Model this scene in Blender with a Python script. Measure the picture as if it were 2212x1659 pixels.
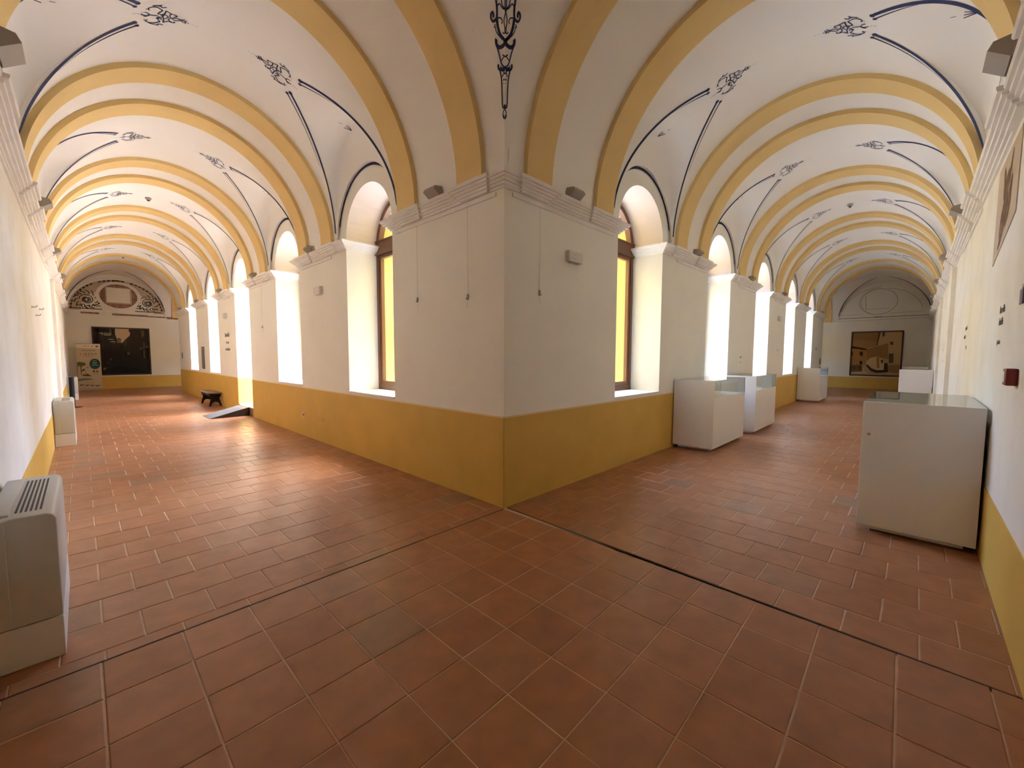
import bpy, bmesh, math, random
from mathutils import Vector, Matrix

random.seed(7)
scene = bpy.context.scene
for _o in list(bpy.data.objects):
    bpy.data.objects.remove(_o)
C = scene.collection

# ------------------------------------------------------------------ camera
IMG_W, IMG_H, F_PX = 2212.0, 1659.0, 884.975
cam_data = bpy.data.cameras.new('camera')
cam_data.sensor_fit = 'HORIZONTAL'
cam_data.sensor_width = 36.0
cam_data.lens = F_PX / IMG_W * 36.0
cam_data.clip_start = 0.02
cam_data.clip_end = 200.0
cam = bpy.data.objects.new('camera', cam_data)
C.objects.link(cam)
fwd = Vector((0.72234699, 0.68803303, -0.06946493))
rgt = Vector((0.68987197, -0.72392287, 0.00351388))
upv = Vector((0.04786958, 0.05046015, 0.99757821))
cam.matrix_world = Matrix(((rgt.x, upv.x, -fwd.x, -2.99244),
                           (rgt.y, upv.y, -fwd.y, -2.96503),
                           (rgt.z, upv.z, -fwd.z, 1.6),
                           (0, 0, 0, 1)))
scene.camera = cam

# ------------------------------------------------------------------ sky, sun, exposure
SUN_TO = Vector((1.0, -0.80, 2.9)).normalized()
world = bpy.data.worlds.new('sky')
scene.world = world
world.use_nodes = True
wn = world.node_tree.nodes
wl = world.node_tree.links
wn.clear()
w_out = wn.new('ShaderNodeOutputWorld')
w_bg = wn.new('ShaderNodeBackground')
w_sky = wn.new('ShaderNodeTexSky')
w_sky.sky_type = 'NISHITA'
w_sky.sun_disc = False
w_sky.sun_elevation = math.asin(SUN_TO.z)
w_sky.sun_rotation = math.atan2(SUN_TO.x, SUN_TO.y)
w_sky.air_density = 1.0
w_sky.dust_density = 2.2
w_bg.inputs['Strength'].default_value = SKY_STRENGTH = 2.4
wl.new(w_sky.outputs[0], w_bg.inputs[0])
wl.new(w_bg.outputs[0], w_out.inputs[0])

sun_data = bpy.data.lights.new('sun', 'SUN')
sun_data.energy = 2.2
sun_data.angle = math.radians(0.53)
sun_data.color = (1.0, 0.97, 0.93)
sun = bpy.data.objects.new('sun', sun_data)
C.objects.link(sun)
sun.location = (30, -28, 80)
sun.rotation_euler = SUN_TO.to_track_quat('Z', 'Y').to_euler()

scene.view_settings.view_transform = 'Standard'
scene.view_settings.look = 'None'
scene.view_settings.gamma = 1.0
scene.view_settings.use_curve_mapping = False
scene.view_settings.exposure = 1.83
cy = scene.cycles
cy.use_denoising = True
cy.debug_use_spatial_splits = True
cy.adaptive_threshold = 0.03
cy.adaptive_min_samples = 20
cy.max_bounces = 11
cy.diffuse_bounces = 8
cy.glossy_bounces = 6
cy.transparent_max_bounces = 16
cy.sample_clamp_indirect = 12.0
cy.caustics_reflective = False
cy.caustics_refractive = False

# ------------------------------------------------------------------ materials
def srgb(r, g, b):
    f = lambda c: (c / 255 / 12.92) if c / 255 <= 0.04045 else ((c / 255 + 0.055) / 1.055) ** 2.4
    return (f(r), f(g), f(b), 1.0)

def new_mat(name):
    m = bpy.data.materials.new(name)
    m.use_nodes = True
    nt = m.node_tree
    return m, nt, nt.nodes['Principled BSDF']

def mat_simple(name, col, rough=0.6, metal=0.0, spec=0.5):
    m, nt, b = new_mat(name)
    b.inputs['Base Color'].default_value = (*col[:3], 1)
    b.inputs['Roughness'].default_value = rough
    b.inputs['Metallic'].default_value = metal
    b.inputs['Specular IOR Level'].default_value = spec
    return m

def mat_noise(name, col, col2, scale=3.0, rough=0.8, bump=0.0, bump_scale=60.0, spec=0.3, lo=0.35, hi=0.75, detail=5.0):
    """plaster-like colour mottling plus fine relief, in world-sized object coordinates"""
    m, nt, b = new_mat(name)
    N, L = nt.nodes, nt.links
    geo = N.new('ShaderNodeNewGeometry')
    nz = N.new('ShaderNodeTexNoise'); nz.inputs['Scale'].default_value = scale; nz.inputs['Detail'].default_value = detail
    L.new(geo.outputs['Position'], nz.inputs['Vector'])
    rp = N.new('ShaderNodeMapRange'); rp.inputs['From Min'].default_value = lo; rp.inputs['From Max'].default_value = hi
    L.new(nz.outputs['Fac'], rp.inputs['Value'])
    mx = N.new('ShaderNodeMix'); mx.data_type = 'RGBA'
    mx.inputs['A'].default_value = (*col[:3], 1); mx.inputs['B'].default_value = (*col2[:3], 1)
    L.new(rp.outputs[0], mx.inputs['Factor'])
    L.new(mx.outputs['Result'], b.inputs['Base Color'])
    b.inputs['Roughness'].default_value = rough
    b.inputs['Specular IOR Level'].default_value = spec
    if bump:
        nb = N.new('ShaderNodeTexNoise'); nb.inputs['Scale'].default_value = bump_scale; nb.inputs['Detail'].default_value = 3
        L.new(geo.outputs['Position'], nb.inputs['Vector'])
        bp = N.new('ShaderNodeBump'); bp.inputs['Strength'].default_value = bump; bp.inputs['Distance'].default_value = 0.01
        L.new(nb.outputs['Fac'], bp.inputs['Height']); L.new(bp.outputs[0], b.inputs['Normal'])
    return m

def mat_tile(name, island):
    m, nt, b = new_mat(name)
    N, L = nt.nodes, nt.links
    geo = N.new('ShaderNodeNewGeometry')
    if island:
        rnd = geo.outputs['Random Per Island']
    else:
        oi = N.new('ShaderNodeObjectInfo'); rnd = oi.outputs['Random']
    ramp = N.new('ShaderNodeValToRGB')
    e = ramp.color_ramp.elements
    e[0].position = 0.0; e[0].color = (0.345, 0.140, 0.058, 1)
    e[1].position = 1.0; e[1].color = (0.30, 0.162, 0.090, 1)
    x = e.new(0.45); x.color = (0.375, 0.157, 0.068, 1)
    x = e.new(0.92); x.color = (0.40, 0.172, 0.078, 1)
    L.new(rnd, ramp.inputs[0])
    nz = N.new('ShaderNodeTexNoise'); nz.inputs['Scale'].default_value = 7.0; nz.inputs['Detail'].default_value = 6
    L.new(geo.outputs['Position'], nz.inputs['Vector'])
    mr = N.new('ShaderNodeMapRange'); mr.inputs['From Min'].default_value = 0.3; mr.inputs['From Max'].default_value = 0.72
    mr.inputs['To Min'].default_value = 0.84; mr.inputs['To Max'].default_value = 1.10
    L.new(nz.outputs['Fac'], mr.inputs['Value'])
    vm = N.new('ShaderNodeVectorMath'); vm.operation = 'SCALE'
    L.new(ramp.outputs[0], vm.inputs[0]); L.new(mr.outputs[0], vm.inputs['Scale'])
    L.new(vm.outputs[0], b.inputs['Base Color'])
    n2 = N.new('ShaderNodeTexNoise'); n2.inputs['Scale'].default_value = 4.5; n2.inputs['Detail'].default_value = 4
    L.new(geo.outputs['Position'], n2.inputs['Vector'])
    r2 = N.new('ShaderNodeMapRange'); r2.inputs['To Min'].default_value = 0.285; r2.inputs['To Max'].default_value = 0.40
    L.new(n2.outputs['Fac'], r2.inputs['Value']); L.new(r2.outputs[0], b.inputs['Roughness'])
    b.inputs['Specular IOR Level'].default_value = 0.5
    n3 = N.new('ShaderNodeTexNoise'); n3.inputs['Scale'].default_value = 11.0
    L.new(geo.outputs['Position'], n3.inputs['Vector'])
    bp = N.new('ShaderNodeBump'); bp.inputs['Strength'].default_value = 0.25; bp.inputs['Distance'].default_value = 0.006
    L.new(n3.outputs['Fac'], bp.inputs['Height']); L.new(bp.outputs[0], b.inputs['Normal'])
    return m

def mat_glass(name, tint=(1, 1, 1), ior=1.45, rough=0.0):
    m = bpy.data.materials.new(name); m.use_nodes = True
    N, L = m.node_tree.nodes, m.node_tree.links
    N.clear()
    out = N.new('ShaderNodeOutputMaterial')
    tr = N.new('ShaderNodeBsdfTransparent'); tr.inputs[0].default_value = (*tint, 1)
    gl = N.new('ShaderNodeBsdfGlossy'); gl.inputs['Roughness'].default_value = rough
    # Schlick reflectance, the same from both faces of the thin sheet
    lw = N.new('ShaderNodeLayerWeight'); lw.inputs['Blend'].default_value = 0.5
    pw = N.new('ShaderNodeMath'); pw.operation = 'POWER'; pw.inputs[1].default_value = 5.0
    f0 = ((ior - 1) / (ior + 1)) ** 2 * 1.9
    fr = N.new('ShaderNodeMath'); fr.operation = 'MULTIPLY_ADD'; fr.inputs[1].default_value = 1 - f0; fr.inputs[2].default_value = f0
    L.new(lw.outputs['Facing'], pw.inputs[0]); L.new(pw.outputs[0], fr.inputs[0])
    mx = N.new('ShaderNodeMixShader')
    L.new(fr.outputs[0], mx.inputs[0]); L.new(tr.outputs[0], mx.inputs[1]); L.new(gl.outputs[0], mx.inputs[2])
    L.new(mx.outputs[0], out.inputs[0])
    return m

def mat_wood(name, col, col2, rough=0.45):
    m, nt, b = new_mat(name)
    N, L = nt.nodes, nt.links
    tc = N.new('ShaderNodeTexCoord')
    mp = N.new('ShaderNodeMapping'); mp.inputs['Scale'].default_value = (14, 14, 1.2)
    L.new(tc.outputs['Object'], mp.inputs['Vector'])
    nz = N.new('ShaderNodeTexNoise'); nz.inputs['Scale'].default_value = 3.0; nz.inputs['Detail'].default_value = 6
    L.new(mp.outputs[0], nz.inputs['Vector'])
    mx = N.new('ShaderNodeMix'); mx.data_type = 'RGBA'
    mx.inputs['A'].default_value = (*col[:3], 1); mx.inputs['B'].default_value = (*col2[:3], 1)
    L.new(nz.outputs['Fac'], mx.inputs['Factor']); L.new(mx.outputs['Result'], b.inputs['Base Color'])
    b.inputs['Roughness'].default_value = rough
    return m

M = {}
M['plaster'] = mat_noise('white_plaster', (0.87, 0.865, 0.80), (0.83, 0.82, 0.75), scale=1.3, rough=0.75, bump=0.10, bump_scale=22)
M['plaster_old'] = mat_noise('worn_white_plaster', (0.86, 0.84, 0.78), (0.76, 0.72, 0.64), scale=1.9, rough=0.8, bump=0.22, bump_scale=9, lo=0.42, hi=0.80)
M['vault'] = mat_noise('vault_limewash', (0.86, 0.85, 0.815), (0.83, 0.815, 0.775), scale=0.9, rough=0.85, bump=0.08, bump_scale=14)
M['pink_reveal'] = mat_noise('pinkish_limewash', (0.80, 0.725, 0.69), (0.77, 0.69, 0.655), scale=1.5, rough=0.85)
M['dado'] = mat_noise('ochre_dado_paint', (0.70, 0.45, 0.095), (0.63, 0.40, 0.080), scale=2.2, rough=0.55, bump=0.06, bump_scale=30)
M['rib'] = mat_noise('yellow_rib_paint', (0.80, 0.60, 0.275), (0.75, 0.545, 0.24), scale=1.6, rough=0.8)
M['bead'] = mat_simple('pale_yellow_bead', (0.80, 0.62, 0.30), 0.6)
M['cornice'] = mat_noise('cornice_white', (0.86, 0.845, 0.82), (0.80, 0.78, 0.745), scale=5.0, rough=0.75, bump=0.03, bump_scale=60)
M['facade'] = mat_noise('courtyard_yellow_render', (0.56, 0.43, 0.15), (0.52, 0.39, 0.13), scale=1.2, rough=0.9)
M['stone'] = mat_noise('courtyard_stone', (0.56, 0.55, 0.53), (0.48, 0.47, 0.45), scale=4, rough=0.9)
M['grout'] = mat_noise('floor_grout', (0.66, 0.48, 0.35), (0.54, 0.38, 0.27), scale=9, rough=0.85)
M['joint'] = mat_simple('dark_expansion_joint', (0.045, 0.028, 0.018), 0.8)
M['tile'] = mat_tile('terracotta_tile', False)
M['tile_far'] = mat_tile('terracotta_tile_far', True)
M['blue'] = mat_noise('blue_line_paint', (0.022, 0.034, 0.10), (0.034, 0.050, 0.135), scale=12, rough=0.8)
M['grey_line'] = mat_simple('grey_shadow_line', (0.16, 0.14, 0.16), 0.85)
M['wood'] = mat_wood('brown_window_wood', (0.115, 0.045, 0.018), (0.19, 0.085, 0.035), 0.4)
M['glass'] = mat_glass('window_glass')
M['case_glass'] = mat_glass('showcase_glass', (0.90, 0.955, 0.93), ior=1.5)
M['case'] = mat_noise('showcase_lacquer', (0.78, 0.77, 0.75), (0.76, 0.75, 0.73), scale=2, rough=0.38, spec=0.4)
M['white_plastic'] = mat_simple('white_plastic', (0.72, 0.70, 0.65), 0.45)
M['fan_body'] = mat_noise('fan_coil_enamel', (0.56, 0.55, 0.49), (0.50, 0.49, 0.44), scale=3, rough=0.38)
M['dark'] = mat_simple('black_void', (0.012, 0.012, 0.014), 0.6)
M['black_paint'] = mat_simple('black_satin_paint', (0.012, 0.012, 0.018), 0.5, 0, 0.25)
M['bench_top'] = mat_wood('bench_seat_wood', (0.10, 0.045, 0.025), (0.16, 0.075, 0.045), 0.35)
M['ramp_top'] = mat_noise('ramp_grey_sheet', (0.085, 0.088, 0.095), (0.12, 0.12, 0.125), scale=6, rough=0.33)
M['ramp_side'] = mat_simple('ramp_side_black', (0.022, 0.016, 0.012), 0.6)
M['metal'] = mat_simple('brushed_metal', (0.42, 0.38, 0.33), 0.35, 0.9)
M['grey_metal'] = mat_simple('grey_lamp_housing', (0.36, 0.33, 0.30), 0.5, 0.1)
M['lamp_glass'] = mat_simple('lamp_front_glass', (0.48, 0.46, 0.43), 0.25)
M['red'] = mat_simple('dark_red_plastic', (0.16, 0.008, 0.012), 0.35)
M['text'] = mat_simple('grey_vinyl_lettering', (0.13, 0.115, 0.10), 0.7)
M['frame_dark'] = mat_wood('dark_picture_frame', (0.035, 0.012, 0.006), (0.075, 0.028, 0.014), 0.4)
M['scar'] = mat_noise('bare_brown_plaster', (0.24, 0.12, 0.08), (0.45, 0.31, 0.23), scale=9, rough=0.9)
M['fresco_bg'] = mat_noise('old_mortar', (0.60, 0.50, 0.385), (0.53, 0.43, 0.32), scale=5, rough=0.9)
M['fresco_dark'] = mat_noise('faded_brown_fresco', (0.15, 0.085, 0.055), (0.30, 0.19, 0.12), scale=18, rough=0.9)
M['sketch'] = mat_simple('brown_sketch_line', (0.10, 0.065, 0.045), 0.9)
M['art_dark'] = mat_simple('grisaille_black', (0.035, 0.03, 0.028), 0.9)
M['roof_under'] = mat_simple('upper_storey_render', (0.66, 0.55, 0.34), 0.9)
_flat = {}
def flat(r, g, b, rough=0.6):
    k = (r, g, b, rough)
    if k not in _flat:
        _flat[k] = mat_simple('print_%02x%02x%02x' % (r, g, b), srgb(r, g, b), rough, 0, 0.3)
    return _flat[k]

# traced ornaments in vault coordinates (metres)
LUNETTE_ORNAMENT = [[[1.336,0.008],[1.303,0.004]],[[1.333,-0.029],[1.302,0.006]],[[1.327,0.042],[1.302,0.009]],[[1.302,0.006],[1.289,-0.004],[1.262,-0.009],[1.234,0.001],[1.224,0.009]],[[1.302,0.009],[1.281,0.025],[1.253,0.035],[1.229,0.018]],[[1.242,-0.027],[1.26,-0.041],[1.256,-0.055],[1.217,-0.067],[1.165,-0.101]],[[1.217,-0.067],[1.203,-0.038],[1.215,0.004],[1.227,0.013]],[[1.241,0.073],[1.256,0.065],[1.25,0.08],[1.229,0.085],[1.201,0.078],[1.161,0.114]],[[1.208,0.014],[1.201,0.044],[1.21,0.06],[1.23,0.079]],[[1.165,-0.101],[1.16,-0.042],[1.149,0.007],[1.143,0.011]],[[1.161,0.114],[1.162,0.058],[1.15,0.012],[1.126,-0.021],[1.104,-0.022]],[[1.197,0.002],[1.167,0.041]],[[1.197,0.002],[1.175,-0.023],[1.126,-0.021]],[[1.104,-0.022],[1.118,-0.055],[1.137,-0.095],[1.124,-0.112],[1.093,-0.132],[1.059,-0.132],[1.027,-0.103],[1.027,-0.078],[1.038,-0.076]],[[1.162,-0.16],[1.13,-0.143],[1.117,-0.161],[1.083,-0.16],[1.054,-0.151]],[[1.126,-0.185],[1.108,-0.169]],[[1.145,0.068],[1.128,0.048],[1.113,0.059],[1.101,0.052]],[[1.146,0.036],[1.127,0.025],[1.113,0.049]],[[1.101,0.052],[1.134,0.105],[1.126,0.12],[1.09,0.15],[1.052,0.151],[1.019,0.126],[1.036,0.1]],[[1.165,0.166],[1.138,0.155],[1.113,0.177],[1.069,0.17],[1.041,0.148]],[[1.128,0.19],[1.113,0.177]],[[1.112,0.013],[1.078,0.014],[1.044,0.014],[1.019,0.033],[0.976,0.02]],[[1.044,0.014],[1.024,-0.02],[1.002,-0.024]],[[1.044,0.014],[1.019,0.043],[0.999,0.045]],[[1.373,0.019],[1.334,0.013]],[[1.352,-0.015],[1.332,0.014],[1.348,0.043]],[[0.96,0.01],[0.952,0.011]],[[0.94,0.012],[0.933,0.012]],[[0.922,0.017],[0.915,0.017]],[[1.013,-0.081],[1.005,-0.081]],[[1.012,0.109],[1.005,0.107]],[[1.401,0.013],[1.397,0.013]],[[1.419,0.024],[1.415,0.024]],[[1.444,0.021],[1.439,0.022]]]
CORNER_ORNAMENT = [[[0.453,0.349],[0.442,0.338],[0.416,0.321],[0.392,0.297],[0.383,0.278],[0.382,0.24],[0.398,0.23],[0.411,0.244],[0.413,0.267],[0.4,0.264],[0.397,0.25]],[[0.383,0.287],[0.374,0.324],[0.36,0.331],[0.354,0.315]],[[0.38,0.284],[0.355,0.27],[0.327,0.267],[0.307,0.284],[0.291,0.304]],[[0.368,0.252],[0.361,0.234],[0.356,0.25]],[[0.357,0.244],[0.344,0.238],[0.328,0.248],[0.304,0.276]],[[0.382,0.395],[0.363,0.356],[0.342,0.338],[0.324,0.336],[0.318,0.325],[0.319,0.306],[0.326,0.303]],[[0.42,0.33],[0.422,0.358],[0.401,0.372],[0.386,0.398]],[[0.436,0.396],[0.428,0.388],[0.409,0.38],[0.387,0.399]],[[0.319,0.217],[0.313,0.206],[0.298,0.202],[0.286,0.226],[0.284,0.267],[0.289,0.302]],[[0.299,0.197],[0.269,0.199],[0.235,0.197],[0.216,0.226]],[[0.258,0.23],[0.253,0.247],[0.24,0.255],[0.201,0.249]],[[0.239,0.163],[0.232,0.151],[0.222,0.162],[0.211,0.222]],[[0.229,0.186],[0.226,0.177],[0.215,0.225]],[[0.22,0.16],[0.192,0.155],[0.16,0.129],[0.127,0.103],[0.122,0.131]],[[0.211,0.195],[0.197,0.208],[0.167,0.201]],[[0.187,0.172],[0.188,0.189]],[[0.121,0.128],[0.113,0.095],[0.104,0.092],[0.099,0.11]],[[0.181,0.194],[0.177,0.19]],[[0.17,0.183],[0.167,0.181]],[[0.425,0.441],[0.386,0.399]]]

# ------------------------------------------------------------------ object helpers
def tag(o, label=None, cat=None, group=None, kind=None):
    if label: o['label'] = label
    if cat: o['category'] = cat
    if group: o['group'] = group
    if kind: o['kind'] = kind
    return o

def empty(name, loc=(0, 0, 0), parent=None):
    o = bpy.data.objects.new(name, None)
    o.empty_display_size = 0.1
    C.objects.link(o)
    o.location = loc
    if parent: o.parent = parent
    return o

class MB:
    """collects faces (with material slots) and builds one mesh object"""
    def __init__(self): self.v = []; self.f = []; self.m = []; self.mats = []
    def mi(self, mat):
        if mat not in self.mats: self.mats.append(mat)
        return self.mats.index(mat)
    def face(self, pts, mat):
        b = len(self.v); self.v += [tuple(p) for p in pts]
        self.f.append(tuple(range(b, b + len(pts)))); self.m.append(self.mi(mat))
    def box(self, a, b, mat, P=None):
        x0, y0, z0 = a; x1, y1, z1 = b
        P = P or (lambda x, y, z: (x, y, z))
        q = [P(x, y, z) for z in (z0, z1) for y in (y0, y1) for x in (x0, x1)]
        base = len(self.v); self.v += [tuple(p) for p in q]; k = self.mi(mat)
        for f in ((0, 2, 3, 1), (4, 5, 7, 6), (0, 1, 5, 4), (2, 6, 7, 3), (0, 4, 6, 2), (1, 3, 7, 5)):
            self.f.append(tuple(base + i for i in f)); self.m.append(k)
    def grid(self, rows, mat, close=False):
        """rows: list of equally long lists of points"""
        base = len(self.v); n = len(rows[0]); k = self.mi(mat)
        for r in rows: self.v += [tuple(p) for p in r]
        for i in range(len(rows) - 1):
            for j in range(n - 1 if not close else n):
                j2 = (j + 1) % n
                self.f.append((base + i * n + j, base + i * n + j2, base + (i + 1) * n + j2, base + (i + 1) * n + j)); self.m.append(k)
    def prism(self, outline, fn0, fn1, mat, cap=True):
        """outline of 2D points, extruded between two mappings"""
        a = [fn0(*p) for p in outline]; b = [fn1(*p) for p in outline]
        n = len(a); base = len(self.v); self.v += [tuple(p) for p in a + b]; k = self.mi(mat)
        for i in range(n):
            j = (i + 1) % n
            self.f.append((base + i, base + j, base + n + j, base + n + i)); self.m.append(k)
        if cap:
            self.f.append(tuple(base + i for i in range(n - 1, -1, -1))); self.m.append(k)
            self.f.append(tuple(base + n + i for i in range(n))); self.m.append(k)
    def tube(self, pts, r, mat, n=8, cap=True):
        pts = [Vector(p) for p in pts]; rows = []
        for i, p in enumerate(pts):
            t = (pts[min(i + 1, len(pts) - 1)] - pts[max(i - 1, 0)]).normalized()
            u = t.cross(Vector((0, 0, 1)) if abs(t.z) < .9 else Vector((1, 0, 0))).normalized(); w = t.cross(u)
            rr = r[i] if isinstance(r, (list, tuple)) else r
            rows.append([p + u * rr * math.cos(2 * math.pi * k / n) + w * rr * math.sin(2 * math.pi * k / n) for k in range(n)])
        self.grid(rows, mat, close=True)
        if cap:
            self.face(rows[0], mat); self.face(rows[-1], mat)
    def mesh(self, name, weld=False, smooth=False, recalc=True):
        me = bpy.data.meshes.new(name)
        me.from_pydata(self.v, [], self.f)
        for mt in self.mats: me.materials.append(mt)
        me.polygons.foreach_set('material_index', self.m)
        if weld or recalc:
            bm = bmesh.new(); bm.from_mesh(me)
            if weld: bmesh.ops.remove_doubles(bm, verts=bm.verts, dist=0.0003)
            if recalc: bmesh.ops.recalc_face_normals(bm, faces=bm.faces)
            bm.to_mesh(me); bm.free()
        if smooth: me.polygons.foreach_set('use_smooth', [True] * len(me.polygons))
        me.update()
        return me
    def build(self, name, parent=None, loc=None, weld=False, smooth=False, recalc=True, angle=None, bevel=None):
        me = self.mesh(name, weld, smooth, recalc)
        if bevel:
            bm = bmesh.new(); bm.from_mesh(me)
            bmesh.ops.remove_doubles(bm, verts=bm.verts, dist=0.0003)
            es = [e for e in bm.edges if len(e.link_faces) == 2 and e.calc_face_angle(0) > 0.6]
            bmesh.ops.bevel(bm, geom=es, offset=bevel[0], segments=bevel[1], affect='EDGES', profile=0.5)
            bm.to_mesh(me); bm.free()
            if bevel[1] > 1:
                me.polygons.foreach_set('use_smooth', [True] * len(me.polygons)); me.set_sharp_from_angle(angle=0.7)
        if angle is not None:
            me.polygons.foreach_set('use_smooth', [True] * len(me.polygons)); me.set_sharp_from_angle(angle=angle)
        return link(name, me, parent, loc)

def link(name, me, parent=None, loc=None):
    o = bpy.data.objects.new(name, me); C.objects.link(o)
    if parent: o.parent = parent
    if loc is not None: o.location = loc
    return o

def copy_tree(o, parent=None):
    c = o.copy(); C.objects.link(c); c.parent = parent
    for ch in o.children: copy_tree(ch, c)
    return c

class Frame:
    """corridor frame: s along the inner wall, d from the inner wall into the corridor, z up"""
    def __init__(self, o, e, v): self.o = Vector((*o, 0)); self.e = Vector((*e, 0)); self.v = Vector((*v, 0))
    def __call__(self, s, d, z): return self.o + self.e * s + self.v * d + Vector((0, 0, z))
    def rel(self): return Frame((0, 0), self.e[:2], self.v[:2])
    def off(self, s, d=0, z=0): return self.o + self.e * s + self.v * d + Vector((0, 0, z))

_a = -0.0157
FL = Frame((0, 0), (0, 1), (-1, 0))
FR = Frame((0, 0), (math.cos(_a), math.sin(_a)), (math.sin(_a), -math.cos(_a)))
WL, WR = 3.38, 3.46
Z0, RISE = 3.40, 1.83
PROF_L = (1.72, 1.67)       # centre and half span of the left barrel (d)
PROF_R = (1.76, 1.71)
END_L, FAR_L = 19.95, 23.45
END_R, FAR_R = 19.90, 24.20
OPEN_L = [(2.84 + 3.4575 * k - .70, 2.84 + 3.4575 * k + .70) for k in range(5)]
OPEN_R = [(2.895 + 3.43 * k - .70, 2.895 + 3.43 * k + .70) for k in range(5)]
SILL, DADO, DADO_OUT = 1.02, 0.948, 0.57
THICK = 1.0
RAD = 0.70
W0 = 0.96
DLUN = 1.11

def zb(d, prof):
    t = (d - prof[0]) / prof[1]
    return Z0 + RISE * math.sqrt(max(0.0, 1 - t * t))

def zvault(d, y, prof, W):
    """height of the vault at depth d, offset y from the centre of a bay, with a lunette on both sides"""
    z = zb(d, prof)
    for q in (d, W - d):
        if q < DLUN:
            w = max(W0 * (1 - q / DLUN), 1e-4)
            if abs(y) < w:
                z0 = max(zb(d, prof), Z0)
                ex = max(0.0, 4.36 - zb(0 if q == d else W, prof)) * (1 - max(0.0, q - .05) / (DLUN - .05)) ** 3
                z = z0 + ex * (1 - (y / w) ** 2) ** (0.5 + 0.4 * q / DLUN)
    return z

# ================================================================== THE SETTING
PROFILE = [(-.036, 3.270), (.020, 3.270), (.023, 3.294), (.044, 3.294), (.047, 3.318), (.069, 3.319), (.072, 3.343),
           (.094, 3.344), (.098, 3.366), (.118, 3.368), (.126, 3.384), (.126, 3.400), (-.036, 3.402)]

def sweep(mb, plan, profile, mat, left=True):
    """run a moulding profile along a plan polyline (world xy); the moulding grows to the left (or right) of the path"""
    pts = [Vector((p[0], p[1])) for p in plan]
    nn = []
    for i in range(len(pts) - 1):
        t = (pts[i + 1] - pts[i]).normalized()
        nn.append(Vector((-t.y, t.x)) if left else Vector((t.y, -t.x)))
    rows = []
    for pj, z in profile:
        r = []
        for i, p in enumerate(pts):
            if i == 0: o = nn[0]
            elif i == len(pts) - 1: o = nn[-1]
            else:
                b = nn[i - 1] + nn[i]
                o = b / (1 + nn[i - 1].dot(nn[i])) if b.length > 1e-6 else nn[i]
            q = p + o * pj
            r.append((q.x, q.y, z))
        rows.append(r)
    mb.grid(rows, mat)

def ressaut(F, blocks, a, b, d=0.0, sgn=1, step=0.032):
    """plan points along a wall from s=a to s=b with shallow forward breaks at the blocks"""
    out = [F(a, d, 0)[:2]]
    for p, q in blocks:
        if a < b: seq = ((p, 0), (p, step), (q, step), (q, 0))
        else: seq = ((q, 0), (q, step), (p, step), (p, 0))
        out += [F(s, d + sgn * k, 0)[:2] for s, k in seq]
    out.append(F(b, d, 0)[:2])
    return out

def piers(openings, s0, s1):
    e = [s0] + [x for o in openings for x in o] + [s1]
    return [(e[i], e[i + 1]) for i in range(0, len(e), 2)]

def pier_blocks(a, b, first, last):
    blk = []
    blk.append((.22, .62) if first else (a + .31, a + .71))
    blk.append((b - .62, b - .22) if last else (b - .71, b - .31))
    return blk

def inner_wall(name, F, openings, s0, s1, doors=(), hfac=5.7, label=''):
    mb = MB(); pl, fa, pk = M['plaster'], M['facade'], M['pink_reveal']
    top = 4.7
    def quad(a, b, z0, z1, d, mat): mb.face([F(a, d, z0), F(b, d, z0), F(b, d, z1), F(a, d, z1)], mat)
    for a, b in piers(openings, s0, s1):
        quad(a, b, -.06, top, 0, pl); quad(a, b, -.06, hfac, -THICK, fa)
    for k, (a, b) in enumerate(openings):
        c = (a + b) / 2; zs = 0.22 if k in doors else SILL - .03
        quad(a, b, -.06, zs, 0, M['scar'] if k in doors else pl); quad(a, b, -.06, zs, -THICK, fa)
        mb.face([F(a, 0, zs), F(b, 0, zs), F(b, -THICK, zs), F(a, -THICK, zs)], M['stone'] if k in doors else pl)
        for s in (a, b):
            mb.face([F(s, 0, zs), F(s, -.56, zs), F(s, -.56, Z0), F(s, 0, Z0)], pl)
            mb.face([F(s, -.56, zs), F(s, -THICK, zs), F(s, -THICK, Z0), F(s, -.56, Z0)], fa)
        n = 28
        arc = [(c - RAD * math.cos(math.pi * i / n), Z0 + RAD * math.sin(math.pi * i / n)) for i in range(n + 1)]
        for i in range(n):
            (sa, za), (sb, zb_) = arc[i], arc[i + 1]
            mb.face([F(sa, 0, za), F(sb, 0, zb_), F(sb, 0, top), F(sa, 0, top)], pl)
            mb.face([F(sa, -THICK, za), F(sb, -THICK, zb_), F(sb, -THICK, hfac), F(sa, -THICK, hfac)], fa)
            mb.face([F(sa, 0, za), F(sb, 0, zb_), F(sb, -.56, zb_), F(sa, -.56, za)], pk)
            mb.face([F(sa, -.56, za), F(sb, -.56, zb_), F(sb, -THICK, zb_), F(sa, -THICK, za)], fa)
    w = mb.build(name, recalc=False)
    tag(w, label, 'wall', kind='structure')
    # ochre dado, a thin coat standing proud of the plaster, with its pale bead
    dm, bm_ = MB(), MB()
    segs, cur = [], s0
    for k, (a, b) in enumerate(openings):
        if k in doors: segs.append((cur, a)); cur = b
    segs.append((cur, s1))
    for a, b in segs:
        dm.box((a, -.002, -.05), (b, .007, DADO), M['dado'], F)
        bm_.box((a, -.002, DADO), (b, .010, DADO + .016), M['bead'], F)
    for k in doors:
        a, b = openings[k]
        dm.box((a - .001, -.56, 0), (a + .007, 0, DADO), M['dado'], F)
        dm.box((b - .007, -.56, 0), (b + .001, 0, DADO), M['dado'], F)
    dm.build('dado', w); bm_.build('dado_bead', w)
    return w

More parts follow.
